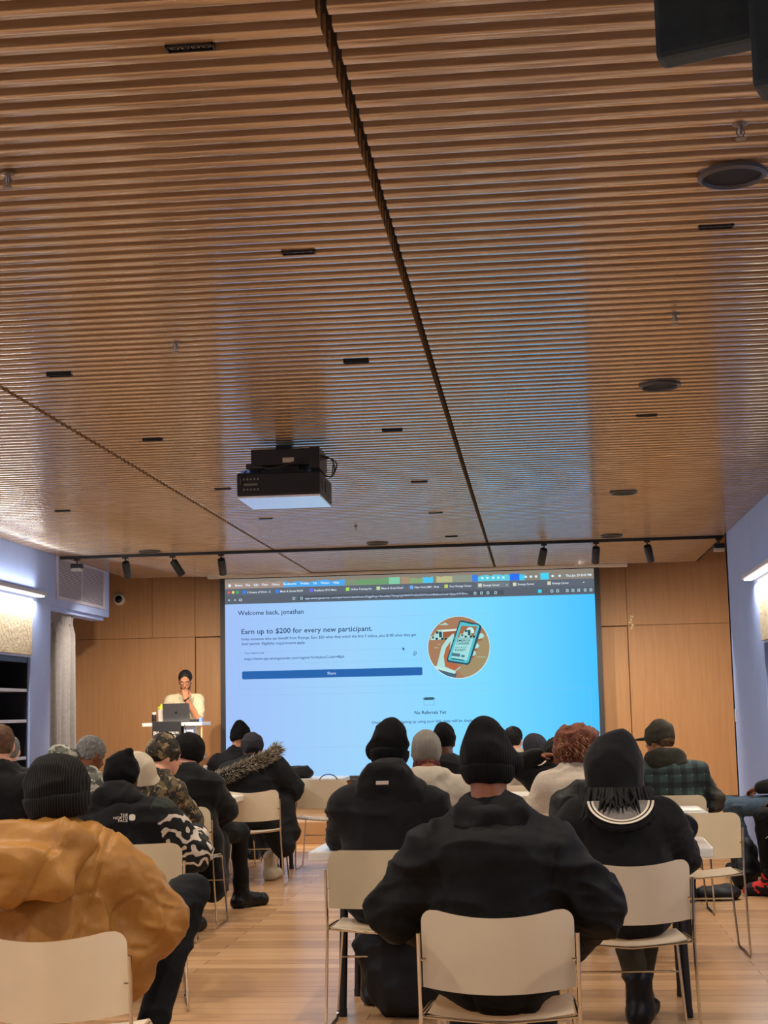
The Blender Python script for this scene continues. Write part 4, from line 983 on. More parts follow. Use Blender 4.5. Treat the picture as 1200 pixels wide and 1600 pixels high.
    J['jacket'] = s.build(jname, jacket, root, disp=folds(fold, seed, foldf, (J['elL'], J['elR']), fold * 1.1, puff, seams), matfn=matfn)
    # trousers and shoes
    if not noleg:
        s = SDF(h); s.ell(V3(0, -.05, .545), (.165, .13, .10), .03)
        for n in 'LR': s.cap(J['hp' + n], J['kn' + n], .085, .068, k=.03); s.cap(J['kn' + n], J['an' + n] + V3(0, 0, .035), .066, .050, k=.02)
        s.build('trousers', trousers, root, disp=folds(.006, seed + 5, (9, 9, 12), (J['knL'], J['knR']), .006))
        for n in 'LR':
            s = SDF(.009); a, o_ = J['an' + n], J['to' + n]; z0 = min(a[2] - .085, o_[2] - .04)
            d = (o_ - a) * V3(1, 1, 0); d = d / (np.linalg.norm(d) + 1e-6)
            s.cap(a + V3(0, 0, -.045) - d * .04, o_ + d * .01, .046, .043, k=.03); s.cap(a + V3(0, 0, .10), a + V3(0, 0, -.04), .060, .052, k=.045); s.cap(a + V3(0, 0, -.01) + d * .03, o_ + V3(0, 0, .01), .045, .03, k=.03); s.clip(V3(0, 0, z0 + .003), (0, 0, -1))
            s.build('boot', shoe if not isinstance(shoe, tuple) else shoe[n == 'R'], root, disp=folds(.003, seed + 8, (20, 20, 20)))
    if hat: hat(root, hc, R, J)
    return root, J, R

# garments' materials
K1 = cloth('black_fleece', '0c0c0d', '131315', .95, 9, .5, .006, .05, 30); K2 = cloth('black_shell_jacket', '080809', '0e0f10', .8, 7, .4, .006, 0, 26)
K3 = cloth('black_wool', '09090a', '100f11', .95, 12, .5, .005, .1, 60); K4 = cloth('charcoal_jacket', '111215', '1a1b1f', .85, 8, .4, .005)
TR = cloth('black_trousers', '0b0d0f', '131618', .85, 7, .35, .004); TG = cloth('dark_grey_trousers', '2c2e33', '3a3c42', .85, 7, .35, .004)
SHB = cloth('black_leather_boot', '0c0c0d', '18181a', .4, 10, .3, .003)
BK = knit('black_knit', '060607', '0f0f11'); BKG = knit('black_ribbed_knit', '0c0b0a', '23211e', 150); GK = knit('grey_knit', '6a6660', '8b877e', 170); CK = knit('charcoal_knit', '242329', '33323a', 170)
HR = cloth('black_hair', '0c0b0b', '1b1816', .6, 60, .8, .004, bscale=120); HG = cloth('grey_hair', '5d5b5a', '84827f', .6, 60, .8, .004, bscale=120); HB = cloth('brown_hair', '4a3526', '654a36', .6, 60, .8, .004, bscale=120)

# man at front centre
def hat_c1(root, c, R, J):
    beanie(root, c, R, BK, sc=.98, top=(-.008, -.015, .105), rt=.055, drop=-.055, cuffh=.055, tilt=.1, tip=((.03, 0, .03), (.075, .0, .0), .055, .04), seed=4)
    s = SDF(.009); n = J['nb']
    for a, b in (((-.12, .0, -.005), (-.10, -.07, .012)), ((-.10, -.07, .012), (0, -.11, .0)), ((0, -.11, .0), (.10, -.07, .012)), ((.10, -.07, .012), (.12, .0, -.005))): s.cap(n + V3(*a) * V3(.88, .9, 1), n + V3(*b) * V3(.88, .9, 1), .032, k=.02)
    s.ell(n + V3(0, -.08, -.05), (.11, .05, .06), .03); s.build('hood', K2, root, disp=folds(.008, 12, (12, 12, 14)))
person('man from behind in black knit beanie and black jacket, front centre, elbows out', 768, 1125, 5.03, 0, 760, .03, w=.195, bulk=1.16, t=.034, lean=.03, skin='brown', jacket=K2, trousers=TR, shoe=SHB, hat=hat_c1, h=.008, seams=((lambda V: np.abs(V[:, 0]) - .20 - .25 * (V[:, 2] - .95), .007, .006),), fold=.012, seed=2, armr=1.1,
       arms=dict(shL=(-.185, -.06, .915), shR=(.185, -.06, .915), elL=(-.315, .0, .745), elR=(.315, .0, .745), wrL=(-.17, .22, .62), wrR=(.24, .2, .60)), neckz=1.055)

# person in the hooded coat, left of centre
def hat_c2(root, c, R, J):
    beanie(root, c, R, BK, sc=1.0, top=(.01, -.02, .09), rt=.06, drop=-.06, cuffh=.06, tip=((-.04, 0, .02), (-.07, -.01, .0), .05, .04), tilt=.2, seed=5)
    n = J['nb']; s = SDF(.010); s.ell(n + V3(0, -.070, .045), (.125, .09, .10), .03); s.ell(n + V3(.01, -.09, -.05), (.150, .07, .12), .05); s.cap(n + V3(-.06, -.14, .095), n + V3(.07, -.14, .08), .022, k=.02)
    s.cap(n + V3(-.12, -.03, .0), n + V3(-.15, .04, -.06), .05, k=.03); s.cap(n + V3(.12, -.03, .0), n + V3(.15, .04, -.06), .05, k=.03)
    hd_ = s.build('hood', K1, root, disp=folds(.009, 15, (9, 9, 14)))
    mb = MB(); mb.box((-.028, -.012, -.008), (.028, 0, .008), ch=.002); o = mb.build('tag', plain('pale_tag', 'b8aca0', .4), hd_); o.location = J['chs'] + V3(-.005, -.165, .17)
person('person from behind in black beanie and black coat, thick hood down with a pale tag', 603, 1127, 7.02, 0, 607, .02, w=.185, bulk=1.12, t=.032, lean=.05, skin='dark', jacket=K1, trousers=TR, shoe=cloth('black_white_trainer', '0e0e10', '1a1a1c', .4, 10), hat=hat_c2, h=.010, fold=.010, seed=7, armr=1.08,
       arms=dict(elL=(-.21, .12, .78), elR=(.21, .12, .78), wrL=(-.10, .38, .76), wrR=(.10, .38, .76)), neckz=1.04, foldf=(5, 5, 13))
lump('bag', 'big black bag on the floor under the chair of the person in the hooded coat', 'bag', (atY(618, 1500, 7.15)[0], 7.12, 0), [((.02, 0, .2), (.16, .12, .22)), ((-.02, .02, .3), (.17, .11, .12)), ((.06, -.02, .12), (.15, .13, .13))], M_blk, seed=21, amp=.01)

# woman with striped hood
def hat_c8(root, c, R, J):
    L = lambda x, y, z: c + R @ V3(x, y, z); n = J['nb']
    s = SDF(.010); s.ell(L(0, -.02, .02), (.118, .125, .135), .03, R); s.cap(L(.0, -.02, .0), L(0, -.03, -.09), .112, .126, sq=(1.0, .95, 1), k=.04); s.cap(L(.03, -.02, .105), L(0, -.02, .02), .052, .10, k=.05); s.clip(L(0, 0, -.115), R @ V3(0, .3, -1))
    cap_ = s.build('long_beanie', K3, root, disp=folds(.006, 17, (7, 7, 9)))
    mb = MB(); r_ = random.Random(3)
    for i in range(150):
        a = r_.uniform(PI * .98, PI * 2.02); rr = r_.uniform(.10, .138); x, y = rr * math.cos(a), rr * math.sin(a) * .9 - .035
        p = L(x, y - .02, -.07); ln = r_.uniform(.05, .10) + .11 * abs(math.cos(a)) ** 1.5 * r_.uniform(.5, 1); ex = 1 + .35 * abs(math.cos(a))
        mb.tube([p, p + V3(x * .12 + r_.uniform(-.012, .012), -.035, -ln * .5), p + V3(x * .25 * ex + r_.uniform(-.03, .03), -.06 + r_.uniform(-.02, .015), -ln)], [.009, .007, .002], 6)
    for q in (-1, 1):
        for i in range(14):
            p = L(q * .095, r_.uniform(-.04, .04), -.08); mb.tube([p, p + V3(q * .02, 0, -.08), p + V3(q * .03 + r_.uniform(-.02, .02), r_.uniform(-.03, .03), -.16)], [.008, .008, .003], 6)
    mb.build('hair', HR, root)
    # hood hanging open: pale grey lining with a light striped rim
    mb = MB(); N = 28
    def rim(a, k, dz=0): return n + V3(.128 * k * math.cos(a), -.15 - .045 * k + .05 * math.cos(a) ** 2, -.005 + dz + .085 * k * math.sin(a))
    for k0, k1, mi in ((0.0, .62, 0), (.62, .86, 0), (.86, .93, 1), (.93, .98, 2), (.98, 1.06, 1)):
        vs = [rim(PI + PI * i / N, k, .02) - V3(0, .0 if mi == 0 else .006, 0) for k in (k0, k1) for i in range(N + 1)]
        mb.add(vs, [(i, i + 1, N + 2 + i, N + 1 + i) for i in range(N)], mi, True)
    o = mb.build('hood_lining', [cloth('grey_lining', '6b6560', '8b857e', .8, 20, .8, .01), plain('cream_stripe', 'd9cdb6', .7), K3], root)
    s = SDF(.009)
    for i in range(10): s.cap(rim(PI + PI * i / 10, 1.0) + V3(0, .012, 0), rim(PI + PI * (i + 1) / 10, 1.0) + V3(0, .012, 0), .018, k=.01)
    s.build('hood', K1, root)
person('woman from behind in long black beanie, braids over a hood with striped lining', 972, 1138, 6.55, 0, 957, .058, w=.18, bulk=1.08, t=.026, lean=.02, skin='dark', jacket=K1, trousers=cloth('olive_trousers', '2b281c', '3a3627', .85, 7, .4), shoe=SHB, hat=hat_c8, h=.010, fold=.009, seed=11,
       arms=dict(elL=(-.245, .06, .76), elR=(.24, .10, .77), wrL=(-.12, .36, .765), wrR=(.17, .42, .77)), legs=dict(knL=(-.02, .42, .535), anL=(.045, .36, .085), toL=(.10, .52, .04), knR=(.12, .44, .53), anR=(.06, .60, .085), toR=(.09, .76, .04)), neckz=1.05, headc=1.205)

# brown puffer
M_puff = cloth('caramel_nylon_puffer', '8f622b', 'a37438', .45, 6, .45, .007, bscale=18)
def hat_l1(root, c, R, J):
    beanie(root, c, rotm(0, 0, -6) @ R, BKG, sc=1.23, top=(0, -.015, .035), rt=.075, drop=-.065, cuffh=.068, tilt=.05, seed=8)
    n = J['nb']; s = SDF(.011)
    s.cap(n + V3(-.13, -.04, .0), n + V3(.13, -.04, .01), .045, k=.03); s.cap(n + V3(.13, -.04, .01), n + V3(.15, .04, -.04), .045, k=.03); s.cap(n + V3(-.13, -.04, .0), n + V3(-.16, .04, -.04), .045, k=.03)
    s.cap(n + V3(-.19, -.15, .0), n + V3(.08, -.15, .015), .07, .065, k=.03); s.ell(n + V3(-.09, -.22, -.06), (.165, .085, .085), .03); s.cap(n + V3(.125, -.12, .0), n + V3(.05, -.25, -.12), .042, .045, k=.03); s.cap(n + V3(.05, -.25, -.12), n + V3(-.24, -.26, -.145), .045, .045, k=.03)
    s.build('hood', M_puff, root, disp=folds(.013, 31, (8, 8, 9), seams=((lambda V: V[:, 0] + .13 + .25 * (V[:, 2] - .9), .007, .010), (lambda V: V[:, 0] - .02 - .5 * (V[:, 2] - .9), .007, .008))))
person('person from behind in caramel brown puffer jacket and black ribbed beanie, front left', 80, 1182, 5.03, 8, 86, .02, w=.19, bulk=1.12, t=.042, lean=.12, skin='tan', jacket=M_puff, trousers=TR, shoe=SHB, hat=hat_l1, h=.008, seams=((lambda V: V[:, 0] - .185 - .30 * (V[:, 2] - .9), .007, .010), (lambda V: np.where(V[:, 0] < .17, V[:, 2] - .80 - .5 * V[:, 0] ** 2, 1), .006, .006), (lambda V: np.where(V[:, 0] > .2, np.hypot(V[:, 0] - .30, V[:, 2] - .70) - .085, 1), .007, .006)), fold=.014, seed=30, armr=1.18, hood=None,
       arms=dict(shL=(-.18, -.05, .935), shR=(.18, -.05, .935), elL=(-.30, .02, .72), elR=(.315, .06, .72), wrL=(-.16, .28, .66), wrR=(.20, .26, .64)), skirt=[((.22, .03, .62), (.235, .07, .53), .12, .10)], legs=dict(knR=(.415, .52, .725), anR=(.26, .24, .12), toR=(.30, .39, .05)), foldf=(6, 6, 8), neckz=1.04, belly=1.1)

# fleece jacket with zebra-striped sleeves
m, nt, b = nodes('zebra_fleece'); v = coords(nt, (1, 1, 1)); wv = nt.nodes.new('ShaderNodeTexWave'); link(nt, v, wv.inputs['Vector']); wv.bands_direction = 'Z'; wv.inputs['Scale'].default_value = 4.2; wv.inputs['Distortion'].default_value = 11; wv.inputs['Detail'].default_value = 2; wv.inputs['Detail Scale'].default_value = 2.2
link(nt, ramp(nt, wv.outputs[1], [(0, '121315'), (.62, 'cfc4b4')], True), b.inputs['Base Color']); b.inputs['Roughness'].default_value = .95; bump(nt, b, noise(nt, coords(nt), 60, 4), .5, .005); M_zebra = m
M_green = cloth('dark_green_fleece', '191f19', '232a23', .95, 9, .6, .006, .1, 60)
def hat_l3(root, c, R, J):
    beanie(root, c, R, BK, sc=.97, top=(0, -.02, .06), rt=.075, drop=-.075, cuff=False, tip=((.02, -.02, .10), (.045, -.02, .135), .030, .022), tilt=.1, seed=9)
    n = J['nb']; s = SDF(.011); s.cap(n + V3(-.10, -.02, .0), n + V3(-.05, -.09, .02), .045, k=.03); s.cap(n + V3(-.05, -.09, .02), n + V3(.08, -.07, .01), .05, k=.03); s.cap(n + V3(.08, -.07, .01), n + V3(.12, .0, -.01), .042, k=.03); s.ell(n + V3(0, -.04, .03), (.09, .08, .08), .03)
    s.build('hood', K1, root, disp=folds(.009, 33, (12, 12, 12)))
_, J3, _ = person('person in black pointed beanie and dark fleece jacket with zebra-striped sleeves', 216, 1165, 7.5, -10, 182, .05, w=.195, bulk=1.1, t=.030, lean=.10, skin='dark', jacket=[K1, M_zebra, M_green], trousers=TR, shoe=SHB, hat=hat_l3, h=.011, fold=.010, seed=35, armr=1.12,
       matfn=lambda c: np.where((c[:, 2] < .90) & (np.abs(c[:, 0]) > .17), 1, np.where((c[:, 2] > .93) & (np.abs(c[:, 0]) > .12), 2, 0)), arms=dict(elL=(-.25, .10, .74), elR=(.27, .10, .74), wrR=(.15, .36, .76), wrL=(-.1, .36, .76)), legs=dict(knR=(.0, .40, .535), anR=(-.08, .26, .085), toR=(-.08, .42, .04), knL=(-.2, .4, .535), anL=(-.2, .3, .085), toL=(-.2, .45, .04)))
lg = MB(); lg.prism(rrect3 := [(x, 0, z) for x, z in rrect(-.0, .030, -.0, .030, .010, 3)], (0, .002, 0))
c_ = bpy.data.curves.new('t', 'FONT'); c_.body = 'THE\nNORTH\nFACE'; c_.align_x = 'RIGHT'; c_.space_line = .8; c_.offset = .01; o_ = bpy.data.objects.new('t', c_); COL.objects.link(o_); bpy.context.view_layer.update()
me_ = bpy.data.meshes.new_from_object(o_.evaluated_get(bpy.context.evaluated_depsgraph_get())); bpy.data.objects.remove(o_); bpy.data.curves.remove(c_); me_.materials.clear()
for v_ in me_.vertices: v_.co = (v_.co.x * .020 - .006, 0, v_.co.y * .017 + .022)
emb = new_obj('embroidered_logo', me_, plain('cream_thread', 'd8cfc0', .7), J3['jacket']); lgo = lg.build('logo_mark', plain('cream_thread', 'd8cfc0', .7), J3['jacket'])
for q in (emb, lgo): q.location = J3['chs'] + V3(.105, -.178, .055); q.rotation_euler = (math.radians(-4), 0, math.radians(14))

# camouflage jacket with beige hood
CAMO = camo('brown_camouflage', ['3a3222', '1a1813', '5f5138', '17150f', '8a7a58'], 13)
M_beige = cloth('beige_hood_fabric', 'b8ab94', 'c8bca6', .85, 8, .4, .005)
def hat_l5(root, c, R, J):
    L = lambda x, y, z: c + R @ V3(x, y, z)
    beanie(root, c, R, CAMO, sc=1.03, top=(0, -.03, .07), rt=.07, drop=-.045, cuff=False, tilt=.5, name='cap', seed=3); short_hair(root, c, R, HR, vol=1.02)
    n = J['nb']; s = SDF(.010); s.ell(n + V3(-.055, -.11, .03), (.11, .09, .135), .03, rotm(0, -18, -20)); s.cap(n + V3(-.09, -.03, .07), n + V3(.02, -.09, -.04), .04, k=.03); s.cap(n + V3(.02, -.09, -.04), n + V3(.09, -.03, -.02), .035, k=.03)
    s.build('hood', M_beige, root, disp=folds(.006, 41, (8, 8, 8)))
person('person in camouflage cap and camouflage jacket with a beige hood, head turned right', 222, 1150, 9.35, -12, 250, .015, w=.155, bulk=1.05, t=.028, lean=.16, yaw=-48, pitch=8, skin='light', jacket=CAMO, trousers=CAMO, shoe=SHB, hat=hat_l5, seed=41, arms=dict(elR=(.215, .16, .74), wrR=(.12, .42, .77), wrL=(-.1, .42, .77)))

# long black coat and glasses
def hat_l6(root, c, R, J):
    beanie(root, c, R, cloth('black_fur', '0a0a0a', '191714', .95, 25, .9, .012, bscale=60), sc=1.16, top=(0, -.02, .045), rt=.09, drop=-.05, cuff=False, tilt=.25, name='fur_hat', seed=14)
    L = lambda x, y, z: c + R @ V3(x, y, z); mb = MB()
    for q in (-1, 1): mb.tube([L(q * .078, .0, .0), L(q * .07, .10, .0)], .003, 6); mb.tube([L(q * .055, .106, .018), L(q * .055, .106, -.018), L(q * .012, .112, -.018), L(q * .012, .112, .018), L(q * .055, .106, .018)], .003, 6)
    mb.build('glasses', plain('glasses_frame', '9fc4e8', .2), root)
person('person in black fur hat, glasses and long black coat, booted foot out in the aisle', 294, 1147, 10.45, -6, 292, .03, w=.17, bulk=1.12, t=.034, lean=.10, yaw=-30, pitch=10, skin='light', jacket=K3, trousers=TR, shoe=SHB, hat=hat_l6, hood='layer', seed=45, armr=1.12,
       legs=dict(knR=(.22, .46, .545), anR=(.20, .56, .085), toR=(.31, .72, .04), knL=(.02, .44, .54)), arms=dict(elR=(.215, .10, .74), wrR=(.14, .34, .70)), skirt=[((-.1, -.12, .55), (-.08, -.15, .20), .12, .10), ((.14, -.06, .55), (.16, .0, .22), .12, .11), ((.16, .10, .5), (.15, .12, .26), .10, .09)])

# fur-trimmed hood
def hat_l8(root, c, R, J):
    beanie(root, c, R, CK, sc=1.02, top=(0, -.01, .06), rt=.072, drop=-.06, cuff=False, tilt=.1, seed=6)
    n = J['nb']; P = [n + V3(-.285, -.07, -.13), n + V3(-.20, -.15, -.105), n + V3(-.08, -.19, -.055), n + V3(.05, -.16, .0), n + V3(.15, -.09, .045), n + V3(.21, -.02, .10)]
    s = SDF(.012)
    for a, b in zip(P, P[1:]): s.cap(a, b, .045, k=.02)
    s.ell(n + V3(-.03, -.11, -.08), (.17, .07, .10), .03); hd_ = s.build('hood', K3, root, disp=folds(.006, 50, (9, 9, 9)))
    mb = MB(); r_ = random.Random(8)
    for i in range(2600):
        k = r_.random() * (len(P) - 1); j = int(k); p = P[j] * (1 - k + j) + P[j + 1] * (k - j); d = V3(r_.gauss(0, 1), r_.gauss(-.4, 1), r_.gauss(0, 1)); d /= np.linalg.norm(d); q = d + V3(.25, 0, .35); 
        a = p + d * .036; ln = r_.uniform(.022, .046); mb.tube([a, a + q * ln * .6, a + (q + V3(.3, 0, -.1)) * ln], [.0035, .0025, .0005], 3, r_.choice((0, 0, 1)))
    mb.build('fur_trim', [cloth('grey_brown_fur', '6a5f52', '8f8576', .9, 30), cloth('pale_fur', 'b5a996', 'c8bda8', .9, 30)], hd_)
person('person in charcoal beanie and black coat with a wide grey fur-trimmed hood', 398, 1146, 12.65, 0, 394, .012, w=.19, bulk=1.12, t=.036, lean=.02, skin='dark', jacket=K4, trousers=TG, shoe=(SHB, cloth('cream_trainer', 'a89c86', 'b8ab94', .6, 12)), hat=hat_l8, seed=51, armr=1.15, 
       arms=dict(shR=(.20, -.05, 1.0), elR=(.30, .08, .80), wrR=(.16, .30, .78), elL=(-.24, .08, .74)), skirt=[((.12, -.06, .6), (.24, -.10, .30), .12, .10), ((.22, -.02, .62), (.30, -.02, .40), .10, .08)], legs=dict(anR=(.10, .12, .085), toR=(.13, .27, .04), anL=(.06, .42, .085), toL=(.06, .56, .04)))
def simple_beanie(m, **kw): return lambda root, c, R, J: beanie(root, c, R, m, **kw)
person('person in tall dark beanie and black jacket, nearest the left edge of the screen', 362, 1127, 14.25, 0, 375, .035, w=.18, lean=.03, skin='tan', jacket=K4, trousers=TR, shoe=SHB, hat=simple_beanie(BK, sc=1.05, top=(-.005, -.01, .105), rt=.05, drop=-.03, cuffh=.05), seed=55, yaw=10)
person('person in small black beanie behind the camouflage cap, below the lectern sign', 262, 1144, 12.6, 0, 258, .02, w=.18, skin='dark', jacket=K3, trousers=TR, shoe=SHB, hat=simple_beanie(BK, sc=1.02, top=(0, -.02, .06), rt=.07), seed=57)

# grey hair with camouflage hood
CAMG = camo('grey_green_camouflage', ['77776a', '98968a', '55574a', 'aaa79a', '3f4038'], 10)
def hat_l4(root, c, R, J):
    short_hair(root, c, R, HG, vol=1.08, amp=.006)
    n = J['nb']; s = SDF(.010); s.ell(n + V3(-.13, -.06, .11), (.125, .10, .08), .03, rotm(0, 0, 15)); s.cap(n + V3(-.13, -.05, .04), n + V3(.06, -.07, -.02), .05, k=.03); s.ell(n + V3(.02, .10, .04), (.09, .09, .09), .02, None, 's')
    s.build('hood', CAMG, root, disp=folds(.008, 61, (12, 12, 12)))
person('grey-haired person bending to the right in a grey camouflage jacket with its hood down', 116, 1153, 10.6, -18, 133, .01, w=.175, bulk=1.05, t=.028, lean=.18, yaw=-25, pitch=20, skin='brown', jacket=CAMG, trousers=TR, shoe=SHB, hat=hat_l4, seed=61)
# left edge
def hat_l2(root, c, R, J): short_hair(root, c, R, HB, vol=1.0, amp=.003)
person('person with short brown hair and a black jacket at the left edge, ear in view', -4, 1133, 8.9, 0, -2, .005, w=.20, bulk=1.15, t=.03, lean=.05, yaw=22, skin='light', jacket=K3, trousers=TR, shoe=SHB, hat=hat_l2, seed=65)
person('grey-haired person half hidden beside the brown-haired head at the left edge', 4, 1150, 11.7, 0, 13, .005, w=.19, skin='light', yaw=15, jacket=K3, trousers=TR, shoe=SHB, hat=lambda r, c, R, J: short_hair(r, c, R, HG), seed=66)

# grey beanie and pale hoodie
M_pale = cloth('pale_grey_hoodie', '9f9788', 'b3aa9a', .9, 7, .5, .006); M_white = cloth('off_white_fleece', 'b8aa98', 'c9bdac', .95, 9, .7, .009, .2, 40)
def hat_c3(root, c, R, J):
    beanie(root, c, R, GK, sc=1.05, top=(0, -.01, .075), rt=.066, drop=-.07, cuff=False, tilt=.2, seed=7)
    L = lambda x, y, z: c + R @ V3(x, y, z); mb = MB(); r_ = random.Random(5)
    for i in range(46):
        a = r_.uniform(PI, 2 * PI); p = L(.072 * math.cos(a), .08 * math.sin(a) - .015, -.045); mb.tube([p, p + V3(r_.uniform(-.01, .01), -.008, -.04), p + V3(r_.uniform(-.015, .015), -.005, -.07 - r_.random() * .03)], [.009, .009, .005], 6)
    mb.build('hair', cloth('dark_red_hair', '4a1f1c', '6b2c28', .6, 30, .6), root)
person('person in grey knit beanie with dark red hair and a pale hoodie', 676, 1145, 9.15, 0, 664, .015, w=.175, bulk=1.0, t=.026, lean=.14, pitch=6, skin='brown', jacket=M_pale, trousers=TR, shoe=SHB, hat=hat_c3, hood='down', seed=71)
person('person from behind in dark beanie and dark jacket, behind the grey beanie', 700, 1130, 11.2, 0, 692, .018, w=.175, lean=.06, skin='dark', jacket=K4, trousers=TR, shoe=SHB, hat=simple_beanie(BK, sc=.98, top=(0, -.015, .08), rt=.06, drop=-.07, cuff=False, tilt=.1), hood='down', seed=72)
def mf_red(c): return np.where((c[:, 2] < .80) & (c[:, 2] > .765) & (c[:, 1] < 0), 1, 0)
person('person with short black hair in a pale top with a red band, below the screen', 800, 1136, 13.8, 0, 802, .006, w=.18, skin='light', yaw=-20, lean=.04, jacket=[M_white, camo('red_white_print', ['a02c28', 'd8ccc0'], 28)], matfn=mf_red, trousers=TR, shoe=SHB, hat=lambda r, c, R, J: short_hair(r, c, R, HR, vol=1.03), seed=73)
person('person in dark grey beanie and white top beside the raised black sleeve', 842, 1147, 12.35, 0, 836, .02, w=.17, skin='dark', lean=.08, jacket=M_white, trousers=TR, shoe=SHB, hat=simple_beanie(CK, sc=1.08, top=(-.015, -.02, .06), rt=.07, drop=-.09, cuff=False, tilt=-.1), hood='down', seed=74)
person('person in black with the left arm raised and the hand behind the head', 862, 1153, 10.9, 0, 868, .006, w=.165, skin='brown', lean=.04, jacket=K3, trousers=TR, shoe=SHB, hat=lambda r, c, R, J: short_hair(r, c, R, HR, vol=1.0), seed=75,
       arms=dict(shL=(-.15, -.05, .99), elL=(-.285, -.06, 1.14), wrL=(-.085, -.10, 1.045)), collar=False)

# curly auburn hair
def hat_c7(root, c, R, J):
    L = lambda x, y, z: c + R @ V3(x, y, z); M_c = cloth('auburn_hair', '5a3326', '8a5540', .6, 25, .9, .01, bscale=70); M_c2 = cloth('light_auburn_hair', '94684a', 'b58a66', .6, 25, .9, .01, bscale=70)
    s = SDF(.010); s.ell(L(-.05, -.02, .0), (.085, .105, .12), .04); s.ell(L(.05, -.02, .01), (.085, .105, .115), .04); s.ell(L(0, -.02, .05), (.10, .10, .08), .04); s.ell(L(.01, -.04, -.09), (.085, .07, .06), .03); s.ell(L(0, .12, -.04), (.07, .08, .09), .02, None, 's')
    hr = s.build('hair', M_c, root, disp=folds(.014, 81, (26, 26, 14)))
    mb = MB(); r_ = random.Random(12)
    for i in range(420):
        a = r_.uniform(PI * .85, PI * 2.15); el = r_.uniform(-.2, 1.35); p = L(0, -.02, .02) + V3(.122 * math.cos(a) * math.cos(el), .118 * math.sin(a) * math.cos(el), .108 * math.sin(el)); ln = r_.uniform(.05, .10); ph = r_.random() * 6; o = V3(math.cos(a), math.sin(a), 0) 
        mb.tube([p + o * (.012 * k / 6) + V3(.009 * math.cos(ph + k * 1.5), .009 * math.sin(ph + k * 1.5), -ln * k / 6) for k in range(7)], [.004] * 6 + [.0015], 4, r_.choice((0, 0, 1)))
    mb.build('curls', [M_c, M_c2], hr)
person('person from behind with big curly auburn hair and off-white fleece top', 893, 1130, 9.2, 0, 900, .03, w=.165, bulk=1.0, t=.028, lean=.04, skin='tan', jacket=M_white, trousers=TR, shoe=SHB, hat=hat_c7, seed=82)
_d = SDF(.011); _d.ell((0, 0, .84), (.12, .07, .12), .04).ell((-.05, .01, .75), (.10, .08, .14), .04).ell((.07, .0, .76), (.10, .08, .16), .04).cap((-.10, -.02, .84), (-.12, -.03, .62), .05, .04, k=.04).cap((.0, 0, .94), (.08, 0, .93), .04, k=.03)
o = _d.build('draped_jacket', cloth('black_leather_jacket', '121315', '1f2022', .5, 9, .5, .006), disp=folds(.012, 91, (9, 9, 9))); o.location = (atY(905, 1250, 8.60)[0], 8.60, 0); tag(o, 'black leather jacket slung over the chair back in front of the curly auburn hair', 'jacket')

# cap and plaid shirt
m, nt, b = nodes('green_plaid'); v = coords(nt)
sep = nt.nodes.new('ShaderNodeSeparateXYZ'); link(nt, v, sep.inputs[0]); cur = None
for ax, fr in ((0, 11.0), (2, 11.0)):
    mm = nt.nodes.new('ShaderNodeMath'); mm.operation = 'MULTIPLY'; mm.inputs[1].default_value = fr; link(nt, sep.outputs[ax], mm.inputs[0]); fr_ = nt.nodes.new('ShaderNodeMath'); fr_.operation = 'FRACT'; link(nt, mm.outputs[0], fr_.inputs[0])
    gt = nt.nodes.new('ShaderNodeValToRGB'); link(nt, fr_.outputs[0], gt.inputs[0]); gt.color_ramp.interpolation = 'CONSTANT'; gt.color_ramp.elements[0].color = (0, 0, 0, 1); gt.color_ramp.elements[1].position = .45; gt.color_ramp.elements[1].color = (.5, .5, .5, 1); e_ = gt.color_ramp.elements.new(.9); e_.color = (.9, .9, .9, 1)
    cur = (gt.outputs[0], cur)
ad = nt.nodes.new('ShaderNodeMix'); ad.data_type = 'RGBA'; ad.blend_type = 'ADD'; ad.inputs[0].default_value = 1; link(nt, cur[0], ad.inputs[6]); link(nt, cur[1][0], ad.inputs[7])
mu = nt.nodes.new('ShaderNodeMath'); mu.operation = 'MULTIPLY'; mu.inputs[1].default_value = .5; link(nt, ad.outputs[2], mu.inputs[0])
link(nt, ramp(nt, mu.outputs[0], [(0, '10151a'), (.2, '1b2829'), (.45, '2c3f3b'), (.7, '56615a')], True), b.inputs['Base Color']); b.inputs['Roughness'].default_value = .9; M_plaid = m
M_cap = cloth('dark_olive_cap', '2b2820', '3b372c', .8, 12, .4, .004)
def hat_r1(root, c, R, J):
    L = lambda x, y, z: c + R @ V3(x, y, z)
    cp_ = beanie(root, c, R, M_cap, sc=1.05, top=(0, -.02, .06), rt=.074, drop=-.02, cuff=False, tilt=.25, name='cap', seed=2)
    s = SDF(.007); s.ell(L(0, .12, .018), (.075, .085, .012), .01, R); s.build('brim', M_cap, cp_)
    short_hair(root, c, R, HB, vol=1.02)
    n = J['nb']; s = SDF(.010); s.ell(n + V3(0, -.06, .02), (.13, .09, .08), .03); s.ell(n + V3(.01, -.08, -.03), (.12, .07, .07), .03); s.cap(n + V3(-.08, .03, .02), n + V3(-.1, -.03, .02), .045, k=.03)
    s.build('hood', cloth('olive_black_hood', '1b1a14', '2b2920', .85, 10, .5, .006), root, disp=folds(.009, 95, (14, 14, 14)))
person('man in dark olive cap looking left, in green plaid shirt and dark hood', 1051, 1127, 10.7, 6, 1029, .012, w=.19, bulk=1.12, t=.028, lean=.06, yaw=42, pitch=5, skin='tan', jacket=[M_plaid, cloth('grey_sleeve', '3e3a34', '4d483f', .85)], matfn=lambda c: np.where(np.abs(c[:, 0]) > .25, 1, 0), trousers=TR, shoe=SHB, hat=hat_r1, seed=93, neckz=1.05)

